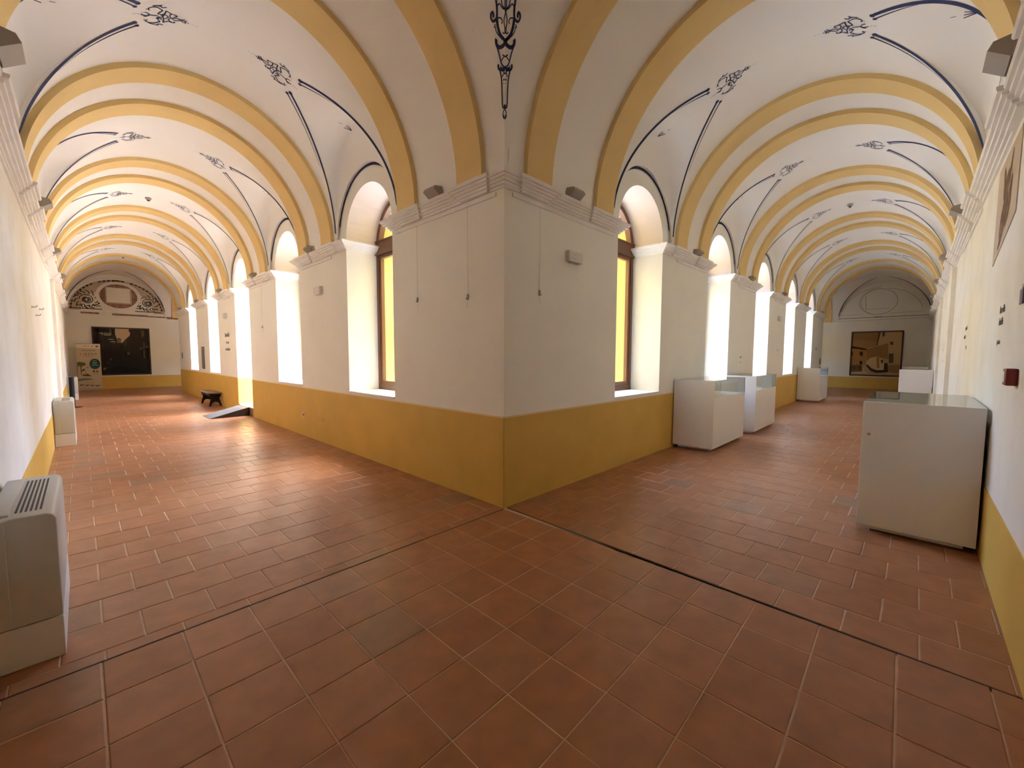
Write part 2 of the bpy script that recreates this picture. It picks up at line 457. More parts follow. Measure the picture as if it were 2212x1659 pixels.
def window(name, F, c, label, door=False):
    R_ = F.rel(); wd = M['wood']
    root = empty(name, F.off(c, -.56)); tag(root, label, 'door' if door else 'window', kind='structure')
    G = lambda y, d, z: R_(y, d, z)
    d0, d1 = -.045, .045
    zbot = .22 if door else SILL
    f = MB()
    f.box((-.70, d0, zbot), (-.625, d1, 3.27), wd, G); f.box((.625, d0, zbot), (.70, d1, 3.27), wd, G)
    if not door: f.box((-.625, d0, zbot), (.625, d1, zbot + .075), wd, G)
    n = 24
    rows = []
    for i in range(n + 1):
        t = math.pi * i / n
        rows.append([G(-r * math.cos(t), d, Z0 + r * math.sin(t)) for r, d in ((.698, d0), (.62, d0), (.62, d1), (.698, d1))])
    f.grid(rows, wd, close=True)
    f.build('frame', root)
    t = MB(); t.box((-.70, -.055, 3.265), (.70, .060, 3.485), wd, G)
    t.box((-.70, -.07, 3.262), (.70, .075, 3.285), wd, G); t.box((-.70, -.065, 3.465), (.70, .070, 3.488), wd, G)
    t.build('transom', root)
    bar = MB(); bar.box((-.025, -.03, 3.485), (.025, .03, Z0 + .63), wd, G); bar.build('glazing_bar', root)
    g = MB()
    arc = [(-.625 * math.cos(math.pi * (i + 3) / (n + 6)), Z0 + .625 * math.sin(math.pi * (i + 3) / (n + 6))) for i in range(n + 1)]
    arc = [(y, max(z, 3.47)) for y, z in arc]
    for sgn in (-1, 1):
        g = MB()
        half = [p for p in arc if p[0] * sgn > 0.0]
        half = [(0, 3.47)] + ([(0, Z0 + .625)] + (half if sgn > 0 else half[::-1]))
        half.append((half[-1][0], 3.47))
        g.face([G(y, 0, z) for y, z in half], M['glass']); g.build('fanlight_pane', root, recalc=False)
    if not door:
        for y0, y1 in ((-.625, -.003), (.003, .625)):
            s = MB(); z0, z1 = zbot + .075, 3.262
            for a, b in (((y0, z0), (y0 + .055, z1)), ((y1 - .055, z0), (y1, z1)), ((y0 + .055, z0), (y1 - .055, z0 + .07)), ((y0 + .055, z1 - .06), (y1 - .055, z1))):
                s.box((a[0], -.025, a[1]), (b[0], .032, b[1]), wd, G)
            sash = s.build('sash', root)
            p = MB(); p.face([G(y0 + .05, 0, z0 + .06), G(y1 - .05, 0, z0 + .06), G(y1 - .05, 0, z1 - .05), G(y0 + .05, 0, z1 - .05)], M['glass'])
            p.build('pane', sash, recalc=False)
        s = MB(); s.box((-.70, -.02, SILL - .03), (.70, .578, SILL), M['plaster'], G); s.build('window_sill', root, bevel=(.006, 1))
    # light portal in the opening: only steers sampling of the sky, gives no light of its own
    pd = bpy.data.lights.new('sky_portal', 'AREA'); pd.shape = 'RECTANGLE'
    pd.size, pd.size_y = 1.38, 3.05
    pd.cycles.is_portal = True
    po = bpy.data.objects.new('sky_portal', pd); C.objects.link(po); po.parent = root
    po.location = R_(0, -.42, 2.56)
    po.rotation_euler = (-R_.v).to_track_quat('Z', 'Y').to_euler()
    return root

def vault_rows(W, prof):
    ds = {0.0, W}
    for i in range(41):
        d = prof[0] - prof[1] * math.cos(math.pi * i / 40)
        if 0 < d < W: ds.add(round(d, 4))
    for q in (.02, .08, .16, .25, .36, .48, .60, .72, .84, .95, 1.03, DLUN):
        ds.add(q); ds.add(round(W - q, 4))
    ds = sorted(ds); out = [ds[0]]
    for d in ds[1:]:
        if d - out[-1] > .012: out.append(d)
        elif d == W: out[-1] = W
    return out

def vault_bay_mesh(F, prof, W, half):
    R_ = F.rel(); rows = []
    for d in vault_rows(W, prof):
        q = min(d, W - d); w = max(.015, W0 * (1 - q / DLUN))
        ys = [-half + (half - w) * i / 5 for i in range(5)]
        ys += [-w * math.cos(math.pi * i / 18) for i in range(19)]
        ys += [w + (half - w) * (i + 1) / 5 for i in range(5)]
        rows.append([R_(y, d, zvault(d, y, prof, W)) for y in ys])
    mb = MB(); mb.grid(rows, M['vault'])
    me = mb.mesh('ceiling', weld=False, recalc=False)
    me.polygons.foreach_set('use_smooth', [True] * len(me.polygons)); me.set_sharp_from_angle(angle=0.42)
    return me

def barrel_strip(F, prof, W, a, b, z=0):
    mb = MB(); n = max(1, int((b - a) / .4))
    mb.grid([[F(a + (b - a) * i / n, d, zb(d, prof)) for i in range(n + 1)] for d in vault_rows(W, prof)], M['vault'])
    return mb

def cross_vault(name, fn, profA, WA, profB, WB, label):
    n = 33
    def lst(prof, W):
        l = [(0.0, Z0)] + [(prof[0] - prof[1] * math.cos(math.pi * (i + .0) / n), Z0 + RISE * math.sin(math.pi * i / n)) for i in range(n + 1)]
        l = [(min(max(d, 0), W), z) for d, z in l]; l.append((W, Z0)); return l
    A, B_ = lst(profA, WA), lst(profB, WB); N = len(A)
    mb = MB(); k = mb.mi(M['vault'])
    idx = {}
    for i, (da, za) in enumerate(A):
        for j, (db, zb_) in enumerate(B_):
            idx[i, j] = len(mb.v); mb.v.append(tuple(fn(da, db, max(za, zb_))))
    for i in range(N - 1):
        for j in range(N - 1):
            a, b, c, d = idx[i, j], idx[i + 1, j], idx[i + 1, j + 1], idx[i, j + 1]
            if i == j: mb.f += [(a, b, c), (a, c, d)]; mb.m += [k, k]
            elif i + j == N - 2: mb.f += [(a, b, d), (b, c, d)]; mb.m += [k, k]
            else: mb.f.append((a, b, c, d)); mb.m.append(k)
    o = mb.build(name, recalc=False, angle=0.25)
    return tag(o, label, 'ceiling', kind='structure')

def rib_mesh(F, prof, width):
    R_ = F.rel(); n = 64; rows = []; c, a = prof
    for i in range(n + 1):
        t = math.pi * i / n
        P = lambda r, y: R_(y, c - (a + r) * math.cos(t), Z0 + (RISE + r) * math.sin(t))
        rows.append([P(.015, 0), P(-.058, 0), P(-.058, width), P(.015, width)])
    mb = MB(); mb.grid(rows, M['rib'], close=True)
    me = mb.mesh('rib', recalc=True)
    me.polygons.foreach_set('use_smooth', [True] * len(me.polygons)); me.set_sharp_from_angle(angle=0.6)
    return me

def ribbon(mb, pts, nrm, width, mat, bulb=None):
    n = len(pts)
    if n < 2: return
    L_, R_ = [], []
    for i in range(n):
        t = (pts[min(i + 1, n - 1)] - pts[max(i - 1, 0)])
        if t.length < 1e-7: t = Vector((1, 0, 0))
        s = t.normalized().cross(nrm[i]).normalized()
        w = (width[i] if isinstance(width, list) else width) / 2
        L_.append(pts[i] + s * w); R_.append(pts[i] - s * w)
    mb.grid([L_, R_], mat)
    for end, r in (bulb or []):
        p, nn = pts[end], nrm[end]
        u = nn.orthogonal().normalized(); w = nn.cross(u)
        mb.face([p + (u * math.cos(a) + w * math.sin(a)) * r for a in [2 * math.pi * k / 10 for k in range(10)]], mat)

def smooth_path(l, per=4):
    """Catmull-Rom through 2D points"""
    if len(l) < 3: return [tuple(p) for p in l]
    out = []
    for i in range(len(l) - 1):
        p0 = l[max(i - 1, 0)]; p1 = l[i]; p2 = l[i + 1]; p3 = l[min(i + 2, len(l) - 1)]
        for k in range(per):
            t = k / per
            out.append(tuple(.5 * (2 * p1[c] + (p2[c] - p0[c]) * t + (2 * p0[c] - 5 * p1[c] + 4 * p2[c] - p3[c]) * t * t + (3 * p1[c] - p0[c] - 3 * p2[c] + p3[c]) * t ** 3) for c in (0, 1)))
    out.append(tuple(l[-1])); return out

def lunette_paint(F, prof, W, outer):
    R_ = F.rel()
    def S(q, y):
        d = W - q if outer else q
        def pt(dd, yy): return R_(yy, dd, zvault(dd, yy, prof, W))
        h = .004
        a = pt(d + h, y) - pt(d - h, y); b = pt(d, y + h) - pt(d, y - h)
        n = a.cross(b).normalized()
        if n.z > 0: n = -n
        return pt(d, y) + n * .0035, n
    def draw(mb, path, width, mat, bulb=None):
        pn = [S(*p) for p in path]
        ribbon(mb, [p for p, _ in pn], [n for _, n in pn], width, mat, bulb)
    mb = MB()
    for sg in (-1, 1):
        w = lambda q: W0 * (1 - q / DLUN)
        qs = [.03 + .93 * i / 40 for i in range(41)]
        qs = [q for q in qs if q < .955]
        base = .052 if outer else .044
        wid = [base - .014 * q + (.075 * max(0.0, 1 - q / .55) if outer and sg > 0 else 0) for q in qs]
        draw(mb, [(q, sg * (w(q) + max(.022, wd / 2 + .002))) for q, wd in zip(qs, wid)], wid, M['blue'], [(-1, .026)])
        qs2 = [.36 + (.60 if sg > 0 else .56) * i / 22 for i in range(23)]
        draw(mb, [(q, sg * (w(q) + .022) + .075) for q in qs2], [.005 + .014 * i / 22 for i in range(23)], M['blue'], [(-1, .021)])
    for sg in (-1, 0, 1):
        draw(mb, [(.20, 0.0), (.23, sg * .02), (.29, sg * .05)], .012, M['blue'])
    draw(mb, [(.34, 0.0), (.38, 0.0)], .008, M['blue'])
    # arch line round the lunette, on the wall face
    dd = W - .006 if outer else .006
    nv = (R_.v * (-1 if outer else 1)).normalized()
    pts = [R_(-.938 * math.cos(t), dd, Z0 + .938 * math.sin(t)) for t in [math.radians(16 + 148 * i / 40) for i in range(41)]]
    ribbon(mb, pts, [nv] * 41, .038, M['blue'])
    me1 = mb.mesh('painted_groin_line', recalc=False)
    mo = MB()
    for st in LUNETTE_ORNAMENT:
        draw(mo, smooth_path([(q, y) for q, y in st]), .0125 if len(st) > 2 else .0105, M['blue'])
    return me1, mo.mesh('painted_scrollwork', recalc=False)

def build_corridor_ceiling(F, prof, W, openings, s_end, side):
    cs = [(a + b) / 2 for a, b in openings]
    per = cs[1] - cs[0]; half = per / 2
    bay = vault_bay_mesh(F, prof, W, half)
    rib = rib_mesh(F, prof, .40)
    paint = [lunette_paint(F, prof, W, o) for o in (False, True)]
    place = ['nearest bay', 'second bay', 'third bay', 'fourth bay', 'farthest bay']
    def add_rib(par, s, base):
        r = link('rib', rib, par, F.e * (s - base))
    for k, c in enumerate(cs):
        o = link('ceiling', bay, None, F.off(c))
        tag(o, 'white barrel vault of the %s corridor, %s with yellow ribs and blue scrollwork' % (side, place[k]), 'ceiling', kind='structure')
        add_rib(o, c - 1.41, c); add_rib(o, c + 1.01, c)
        for l, s in paint:
            a = link('painted_groin_line', l, o); b = link('painted_scrollwork', s, o)
            a['kind'] = 'stuff'; b['kind'] = 'stuff'
    o = barrel_strip(F, prof, W, 0, cs[0] - half).build('ceiling', recalc=False, angle=.5)
    tag(o, 'white vault strip of the %s corridor above the near corner pier' % side, 'ceiling', kind='structure')
    r = link('rib', rib, o, F.off(.22))
    o = barrel_strip(F, prof, W, cs[-1] + half, s_end).build('ceiling', recalc=False, angle=.5)
    tag(o, 'white vault strip at the far end of the %s corridor' % side, 'ceiling', kind='structure')
    r = link('rib', rib, o, F.off(s_end - .62))
    return cs

# ---- inner walls with their openings
FLW = Frame((0, END_L), (1, 0), (0, 1))
_p = FR(END_R, 0, 0)
FRW = Frame((_p.x, _p.y), (-FR.v)[:2], FR.e[:2])
OPEN_W = [(2.2, 3.6), (5.65, 7.05)]
wall_li = inner_wall('wall_left_inner', FL, OPEN_L, 0, END_L, doors=(2,), label='white arcaded pier wall with ochre dado along the left corridor')
wall_ri = inner_wall('wall_right_inner', FR, OPEN_R, 0, END_R, label='white arcaded pier wall with ochre dado along the right corridor')
wall_fl = inner_wall('wall_far_left_wing', FLW, OPEN_W, 0, 8.2, label='courtyard-side wall of the wing beyond the left corridor')
wall_fr = inner_wall('wall_far_right_wing', FRW, OPEN_W, 0, 8.2, label='courtyard-side wall of the wing beyond the right corridor')

WORD = ['first', 'second', 'third', 'fourth', 'fifth']
wn_ = 0
for k, (a, b) in enumerate(OPEN_L):
    if k == 2:
        window('door_1', FL, (a + b) / 2, 'arched brown doorway of the left corridor where the ramp leads out', door=True)
    else:
        wn_ += 1
        window('window_%d' % wn_, FL, (a + b) / 2, 'brown arched window of the left corridor, %s opening from the corner pier' % WORD[k])
for k, (a, b) in enumerate(OPEN_R):
    wn_ += 1
    window('window_%d' % wn_, FR, (a + b) / 2, 'brown arched window of the right corridor, %s opening from the corner pier' % WORD[k])
for F_, nm in ((FLW, 'left'), (FRW, 'right')):
    for k, (a, b) in enumerate(OPEN_W):
        wn_ += 1
        window('window_%d' % wn_, F_, (a + b) / 2, '%s arched window of the wing beyond the %s corridor' % (WORD[k], nm))

# ---- outer walls
def outer_wall(name, F, W, s0, s1, label):
    mb = MB(); mb.face([F(s0, W, -.06), F(s1, W, -.06), F(s1, W, 5.45), F(s0, W, 5.45)], M['plaster_old'])
    w = mb.build(name, recalc=False); tag(w, label, 'wall', kind='structure')
    d = MB(); d.box((s0, W - .006, -.05), (s1, W + .002, DADO_OUT), M['dado'], F); d.build('dado', w)
    return w
wall_lo = outer_wall('wall_left_outer', FL, WL, -WR - .2, FAR_L, 'worn white outer wall of the left corridor with low ochre dado')
wall_ro = outer_wall('wall_right_outer', FR, WR, -WL - .2, FAR_R, 'worn white outer wall of the right corridor with low ochre dado')
def end_wall(name, F, s, d0, d1, label):
    mb = MB(); mb.face([F(s, d0, -.06), F(s, d1, -.06), F(s, d1, 5.6), F(s, d0, 5.6)], M['plaster'])
    w = mb.build(name, recalc=False); tag(w, label, 'wall', kind='structure')
    d = MB(); d.box((s - .008, d0, -.05), (s + .002, d1, DADO_OUT), M['dado'], F); d.build('dado', w)
    return w
wall_le = end_wall('wall_left_end', FL, FAR_L, -8.2, WL, 'far white end wall of the left corridor with painted lunette')
wall_re = end_wall('wall_right_end', FR, FAR_R, -8.2, WR, 'far white end wall of the right corridor with a sketched lunette')
# closing walls of the two stub wings
for F_, W_, nm in ((FLW, FAR_L - END_L, 'left'), (FRW, FAR_R - END_R, 'right')):
    mb = MB(); mb.face([F_(8.2, 0, -.06), F_(8.2, W_, -.06), F_(8.2, W_, 5.4), F_(8.2, 0, 5.4)], M['plaster'])
    tag(mb.build('wall_%s_wing_end' % nm, recalc=False), 'white wall closing the wing beyond the %s corridor' % nm, 'wall', kind='structure')

# ---- cornices and picture rails (parts of their walls)
def wall_cornice(F, openings, s_end, wall, side, skip_first=True):
    left = side > 0
    ps = piers(openings, 0, s_end)
    for i, (a, b) in enumerate(ps):
        if i == 0 and skip_first: continue
        last = i == len(ps) - 1
        plan = [F(a, -.50, 0)[:2]] + ressaut(F, pier_blocks(a, b, False, last), a, b)
        plan.append(F(b, -7.5 if last else -.50, 0)[:2])
        mb = MB(); sweep(mb, plan, PROFILE, M['cornice'], left=left); mb.build('cornice', wall, recalc=False)
        r = MB(); r.box((a + (.55 if i > 0 else .1), -.001, 3.212), (b - .12, .018, 3.250), M['cornice'], F); r.build('picture_rail', wall)
a0, b0 = OPEN_L[0][0], OPEN_R[0][0]
plan = [FL(a0, -.50, 0)[:2]] + ressaut(FL, [(a0 - .71, a0 - .31), (.22, .62)], a0, 0)
plan += ressaut(FR, [(.22, .62), (b0 - .71, b0 - .31)], 0, b0)[1:] + [FR(b0, -.50, 0)[:2]]
mb = MB(); sweep(mb, plan, PROFILE, M['cornice'], left=False); mb.build('cornice', wall_li, recalc=False)
for F_, wv, b in ((FL, wall_li, a0), (FR, wall_ri, b0)):
    r = MB(); r.box((.11, -.001, 3.212), (b - .12, .018, 3.250), M['cornice'], F_); r.build('picture_rail', wv)
wall_cornice(FL, OPEN_L, END_L, wall_li, 1)
wall_cornice(FR, OPEN_R, END_R, wall_ri, -1)
def band_blocks(openings, s_end):
    bl = [(.22, .62)]
    for a, b in openings: bl += [(a - .71, a - .31), (b + .31, b + .71)]
    bl.append((s_end - .62, s_end - .22)); return bl
sc = -WL + .0543
planL = ressaut(FL, band_blocks(OPEN_L, END_L)[::-1], FAR_L, -WR, WL, -1)
planR = ressaut(FR, band_blocks(OPEN_R, END_R), sc, FAR_R, WR, -1)
for pl_, wv, nm in ((planL[:-1] + [(-WL, -WR + .05)], wall_lo, 'l'), ([(-WL, FR(sc, WR, 0).y)] + planR[1:], wall_ro, 'r')):
    mb = MB(); sweep(mb, pl_, PROFILE, M['cornice'], left=True if nm == 'l' else True); mb.build('cornice', wv, recalc=False)
for F_, W_, wv, a, b in ((FL, WL, wall_lo, .3, 9.0), (FR, WR, wall_ro, 4.0, 6.6)):
    r = MB(); r.box((a, W_ - .018, 3.205), (b, W_ + .001, 3.245), M['cornice'], F_); r.build('picture_rail', wv)

# ---- vaults
cs_l = build_corridor_ceiling(FL, PROF_L, WL, OPEN_L, END_L, 'left')
cs_r = build_corridor_ceiling(FR, PROF_R, WR, OPEN_R, END_R, 'right')
near_vault = cross_vault('ceiling', lambda dx, dy, z: (-dx, -dy, z), PROF_L, WL, PROF_R, WR, 'white groin vault over the near corner with blue painted ornament')
PROF_FL = ((FAR_L - END_L) / 2 + .02, (FAR_L - END_L) / 2 - .04)
PROF_FR = ((FAR_R - END_R) / 2 + .02, (FAR_R - END_R) / 2 - .04)
far_vl = cross_vault('ceiling', lambda da, db, z: FL(END_L + db, da, z), PROF_L, WL, PROF_FL, FAR_L - END_L, 'groin vault over the far left corner')
far_vr = cross_vault('ceiling', lambda da, db, z: FR(END_R + db, da, z), PROF_R, WR, PROF_FR, FAR_R - END_R, 'groin vault over the far right corner')
for F_, pr_, W_, nm in ((FLW, PROF_FL, FAR_L - END_L, 'left'), (FRW, PROF_FR, FAR_R - END_R, 'right')):
    o = barrel_strip(F_, pr_, W_, 0, 8.2).build('ceiling', recalc=False, angle=.5)
    tag(o, 'barrel vault of the wing beyond the %s corridor' % nm, 'ceiling', kind='structure')
    for s in (.22, 1.45): link('rib', rib_mesh(F_, pr_, .40), o, F_.off(s))

# blue ornament running down the near groin
def corner_paint():
    def zc(dx, dy): return max(zb(dx, PROF_L), zb(dy, PROF_R))
    def S(dx, dy):
        h = .004; u = Vector((-1, 0, (zc(dx + h, dy) - zc(dx - h, dy)) / (2 * h))); v = Vector((0, -1, (zc(dx, dy + h) - zc(dx, dy - h)) / (2 * h)))
        n = u.cross(v).normalized(); n = -n if n.z > 0 else n
        return Vector((-dx, -dy, zc(dx, dy))) + n * .004, n
    k = PROF_R[1] / PROF_L[1]
    def mirror(p):
        t1 = (p[0] - PROF_L[0]) / PROF_L[1]; t2 = (p[1] - PROF_R[0]) / PROF_R[1]
        return (PROF_L[0] + t2 * PROF_L[1], PROF_R[0] + t1 * PROF_R[1])
    heavy = {0: .020, 2: .026, 8: .030, 9: .015, 11: .022, 13: .015}
    mb = MB()
    for i, st in enumerate(CORNER_ORNAMENT):
        st = [p for p in st if p]
        for path in (st, [mirror(p) for p in st]):
            pn = [S(*p) for p in smooth_path(path)]
            ribbon(mb, [p for p, _ in pn], [n for _, n in pn], heavy.get(i, .010), M['blue'])
    o = mb.build('painted_scrollwork', near_vault, recalc=False); o['kind'] = 'stuff'
corner_paint()

# ---- upper storeys above the vaults (they shade the courtyard), courtyard ground and facades
def slab(name, F, s0, s1, d0, d1, z0, z1, mat, label):
    mb = MB(); mb.box((s0, d0, z0), (s1, d1, z1), mat, F)
    return tag(mb.build(name), label, 'wall', kind='structure')
slab('wall_upper_left', FL, -4.2, FAR_L + .6, -1.02, WL + .6, 5.6, 8.0, M['facade'], 'upper storey over the left corridor')
slab('wall_upper_right', FR, -4.2, FAR_R + .6, -1.02, WR + .6, 5.6, 11.5, M['facade'], 'upper storey over the right corridor')
slab('wall_upper_far_left', FLW, 1.0, 19.5, -1.02, FAR_L - END_L + .6, 5.6, 8.0, M['facade'], 'upper storey over the far wing, left')
slab('wall_upper_far_right', FRW, 1.0, 19.5, -1.02, FAR_R - END_R + .6, 5.6, 8.0, M['facade'], 'upper storey over the far wing, right')
slab('wall_courtyard_left', FLW, 8.2, 19.0, -1.0, -.7, 0, 5.7, M['facade'], 'yellow courtyard facade seen through the left window')
slab('wall_courtyard_right', FRW, 8.2, 19.0, -1.0, -.7, 0, 5.7, M['facade'], 'yellow courtyard facade seen through the right window')
mb = MB(); mb.box((.95, .95, -.1), (19.2, 19.2, .2), M['stone'])
tag(mb.build('ground_courtyard'), 'pale stone paving of the courtyard', 'ground', kind='structure')

# ================================================================== FLOORS: each terracotta tile is a piece
def tile_mesh(nm, sx, sy):
    """unit-centred tile with a worn chamfer; top at z=0"""
    mb = MB(); hx, hy = sx / 2, sy / 2; c = .0045; zt, zc_, zb_ = 0, -.0022, -.012
    top = [(-hx + c, -hy + c, zt), (hx - c, -hy + c, zt), (hx - c, hy - c, zt), (-hx + c, hy - c, zt)]
    mid = [(-hx, -hy, zc_), (hx, -hy, zc_), (hx, hy, zc_), (-hx, hy, zc_)]
    low = [(x, y, zb_) for x, y, _ in mid]
    mb.face(top, M['tile'])
    for i in range(4):
        j = (i + 1) % 4
        mb.face([mid[i], mid[j], top[j], top[i]], M['tile']); mb.face([low[i], low[j], mid[j], mid[i]], M['tile'])
    return mb.mesh(nm, weld=True)
TS = .331
TILE = tile_mesh('tile', TS - .0045, TS - .0045)

def place_tile(F, s0, s1, d0, d1, parent, bucket=None):
    """one tile; cut tiles at the edges are the same tile scaled"""
    if s1 - s0 < .012 or d1 - d0 < .012: return
    g = .006
    sx, sy = (s1 - s0 - g) / (TS - .0045), (d1 - d0 - g) / (TS - .0045)
    cen = F.off((s0 + s1) / 2, (d0 + d1) / 2)
    ang = math.atan2(F.e.y, F.e.x)
    z = random.uniform(-.0012, .0008); tx, ty = random.gauss(0, .0016), random.gauss(0, .0016)
    if bucket is None:
        o = link('tile', TILE, parent, (cen.x, cen.y, z))
        o.rotation_euler = (tx, ty, ang); o.scale = (sx, sy, 1)
    else:
        bucket.append((cen.x, cen.y, z, tx, ty, ang, sx, sy))

def floor_base(label, corners):
    mb = MB(); mb.face([(x, y, -.0035) for x, y in corners], M['grout'])
    return tag(mb.build('floor', recalc=False), label, 'floor', kind='structure')

def stuff_tiles(bucket, parent):
    mb = MB(); k = mb.mi(M['tile_far'])
    src = [v.co.copy() for v in TILE.vertices]; fs = [tuple(p.vertices) for p in TILE.polygons]
    for x, y, z, tx, ty, a, sx, sy in bucket:
        base = len(mb.v); ca, sa = math.cos(a), math.sin(a)
        for c in src:
            px, py = c.x * sx, c.y * sy
            mb.v.append((x + px * ca - py * sa, y + px * sa + py * ca, z + c.z + tx * py - ty * px))
        for f in fs: mb.f.append(tuple(base + i for i in f)); mb.m.append(k)
    o = mb.build('distant_tiles', parent, recalc=False); o['kind'] = 'stuff'

floor_c = floor_base('terracotta floor of square tiles in the near corner', [(-WL - .3, -WR - .3), (.0, -WR - .3), (.0, .0), (-WL - .3, .0)])
for c in range(11):
    for r in range(11):
        x1 = -.0209 - .3304 * c; x0 = x1 - .3304; y1 = -.0226 - .3329 * r; y0 = y1 - .3329
        x0 = max(x0, -WL); y0 = max(y0, -WR - .05)
        F_ = Frame((0, 0), (1, 0), (0, 1))
        place_tile(F_, x0, x1, y0, y1, floor_c)
floor_l = floor_base('terracotta floor of the left corridor laid in running bond', [(-WL - .05, 0), (.56, 0), (.56, FAR_L + .05), (-WL - .05, FAR_L + .05)])
floor_r = floor_base('terracotta floor of the right corridor laid in running bond', [FR(0, WR + .05, 0)[:2], FR(FAR_R + .05, WR + .05, 0)[:2], FR(FAR_R + .05, -.56, 0)[:2], FR(0, -.56, 0)[:2]])
def bond(F, W, rows, parent, n_obj, far):
    bucket = []; made = 0
    for s0, s1, off in rows:
        if s0 > far: break
        j = [0.0] + [x for x in [off + TS * k for k in range(-1, 12)] if .02 < x < W - .02] + [W]
        for a, b in zip(j[:-1], j[1:]):
            if made < n_obj: place_tile(F, s0, min(s1, far), a, b, parent); made += 1
            else: place_tile(F, s0, min(s1, far), a, b, parent, bucket)
    stuff_tiles(bucket, parent)
rl = [(-.018, .084, 0)] + [(.0865 + .333 * r, .0865 + .333 * (r + 1), .165 if r % 2 == 0 else 0) for r in range(75)]
bond(FL, WL, rl, floor_l, 299, FAR_L)
rr = [(.036, .318, .128)] + [(.320 + .3345 * r, .320 + .3345 * (r + 1), .288 if r % 2 == 0 else .128) for r in range(75)]
bond(FR, WR, rr, floor_r, 299, FAR_R)
for F_, W_, s_, par in ((FL, WL, -.0205, floor_l), (FR, WR, .030, floor_r)):
    mb = MB(); mb.box((s_ - .006, .03, -.01), (s_ + .006, W_, -.0008), M['joint'], F_); mb.build('expansion_joint', par)
for F_, W_, nm in ((FLW, FAR_L - END_L, 'left'), (FRW, FAR_R - END_R, 'right')):
    mb = MB(); mb.face([F_(0, 0, -.002), F_(8.3, 0, -.002), F_(8.3, W_, -.002), F_(0, W_, -.002)], M['tile_far'])
    tag(mb.build('floor', recalc=False), 'terracotta floor of the wing beyond the %s corridor' % nm, 'floor', kind='structure')

# ================================================================== THINGS
# ---- fan coil units along the left outer wall
def fan_coil(y0, length, label, detail=True):
    x0, x1 = -WL + .012, -3.122
    root = empty('fan_coil_unit', (x0, y0, 0)); tag(root, label, 'fan coil', 'fan coil units along the left outer wall')
    w = x1 - x0
    p = MB(); p.box((.0, .004, 0), (w, length - .004, .216), M['white_plastic']); p.build('pedestal', root, bevel=(.003, 1))
    b = MB()
    # profile of the casing: slightly sloping top, rounded front
    prof = [(0, .222), (w, .222), (w, .745), (w - .012, .772), (w - .035, .782), (.10, .782), (.0, .770)]
    b.prism(prof, lambda x, z: (x, 0, z), lambda x, z: (x, length, z), M['fan_body'])
    body = b.build('casing', root, bevel=(.007, 3))
    e = MB(); e.box((.012, -.004, .225), (w * .30, .002, .755), M['fan_body']); e.build('end_cover', body, bevel=(.003, 1))
    l = MB(); l.box((.012, .06, .768), (.085, length - .06, .790), M['fan_body']); l.build('control_lid', root, bevel=(.004, 2))
    n = 6
    for i in range(n):
        x = .100 + .017 * i
        s = MB(); s.box((x, .10, .776), (x + .0085, length - .12, .7832), M['dark']); s.build('grille_slot', root)
    return root
fan_coil(.192, 1.0, 'beige fan coil unit on a white plinth, closest to the camera at the left edge')
fan_coil(7.49, 1.0, 'beige fan coil unit on a white plinth below the three wall hooks')
fan_coil(17.86, .95, 'beige fan coil unit behind the black post, farthest along the left wall')

# ---- black post on a round foot
root = empty('floor_post', (-3.20, 14.92, 0)); tag(root, 'black post on a round foot standing between two fan coil units', 'post')
m_ = MB(); m_.tube([(0, 0, 0), (0, 0, .012), (0, 0, .02)], [.165, .165, .15], M['black_paint'], 28); m_.build('foot', root, angle=.6)
m_ = MB(); m_.tube([(-.03, 0, .018), (-.03, 0, .86), (-.03, 0, .89)], [.055, .06, .05], M['black_paint'], 20); m_.build('post', root, angle=.6)
m_ = MB(); m_.tube([(-.03, 0, .885), (-.03, 0, .915)], [.066, .060], M['black_paint'], 20); m_.build('cap', root, angle=.6)

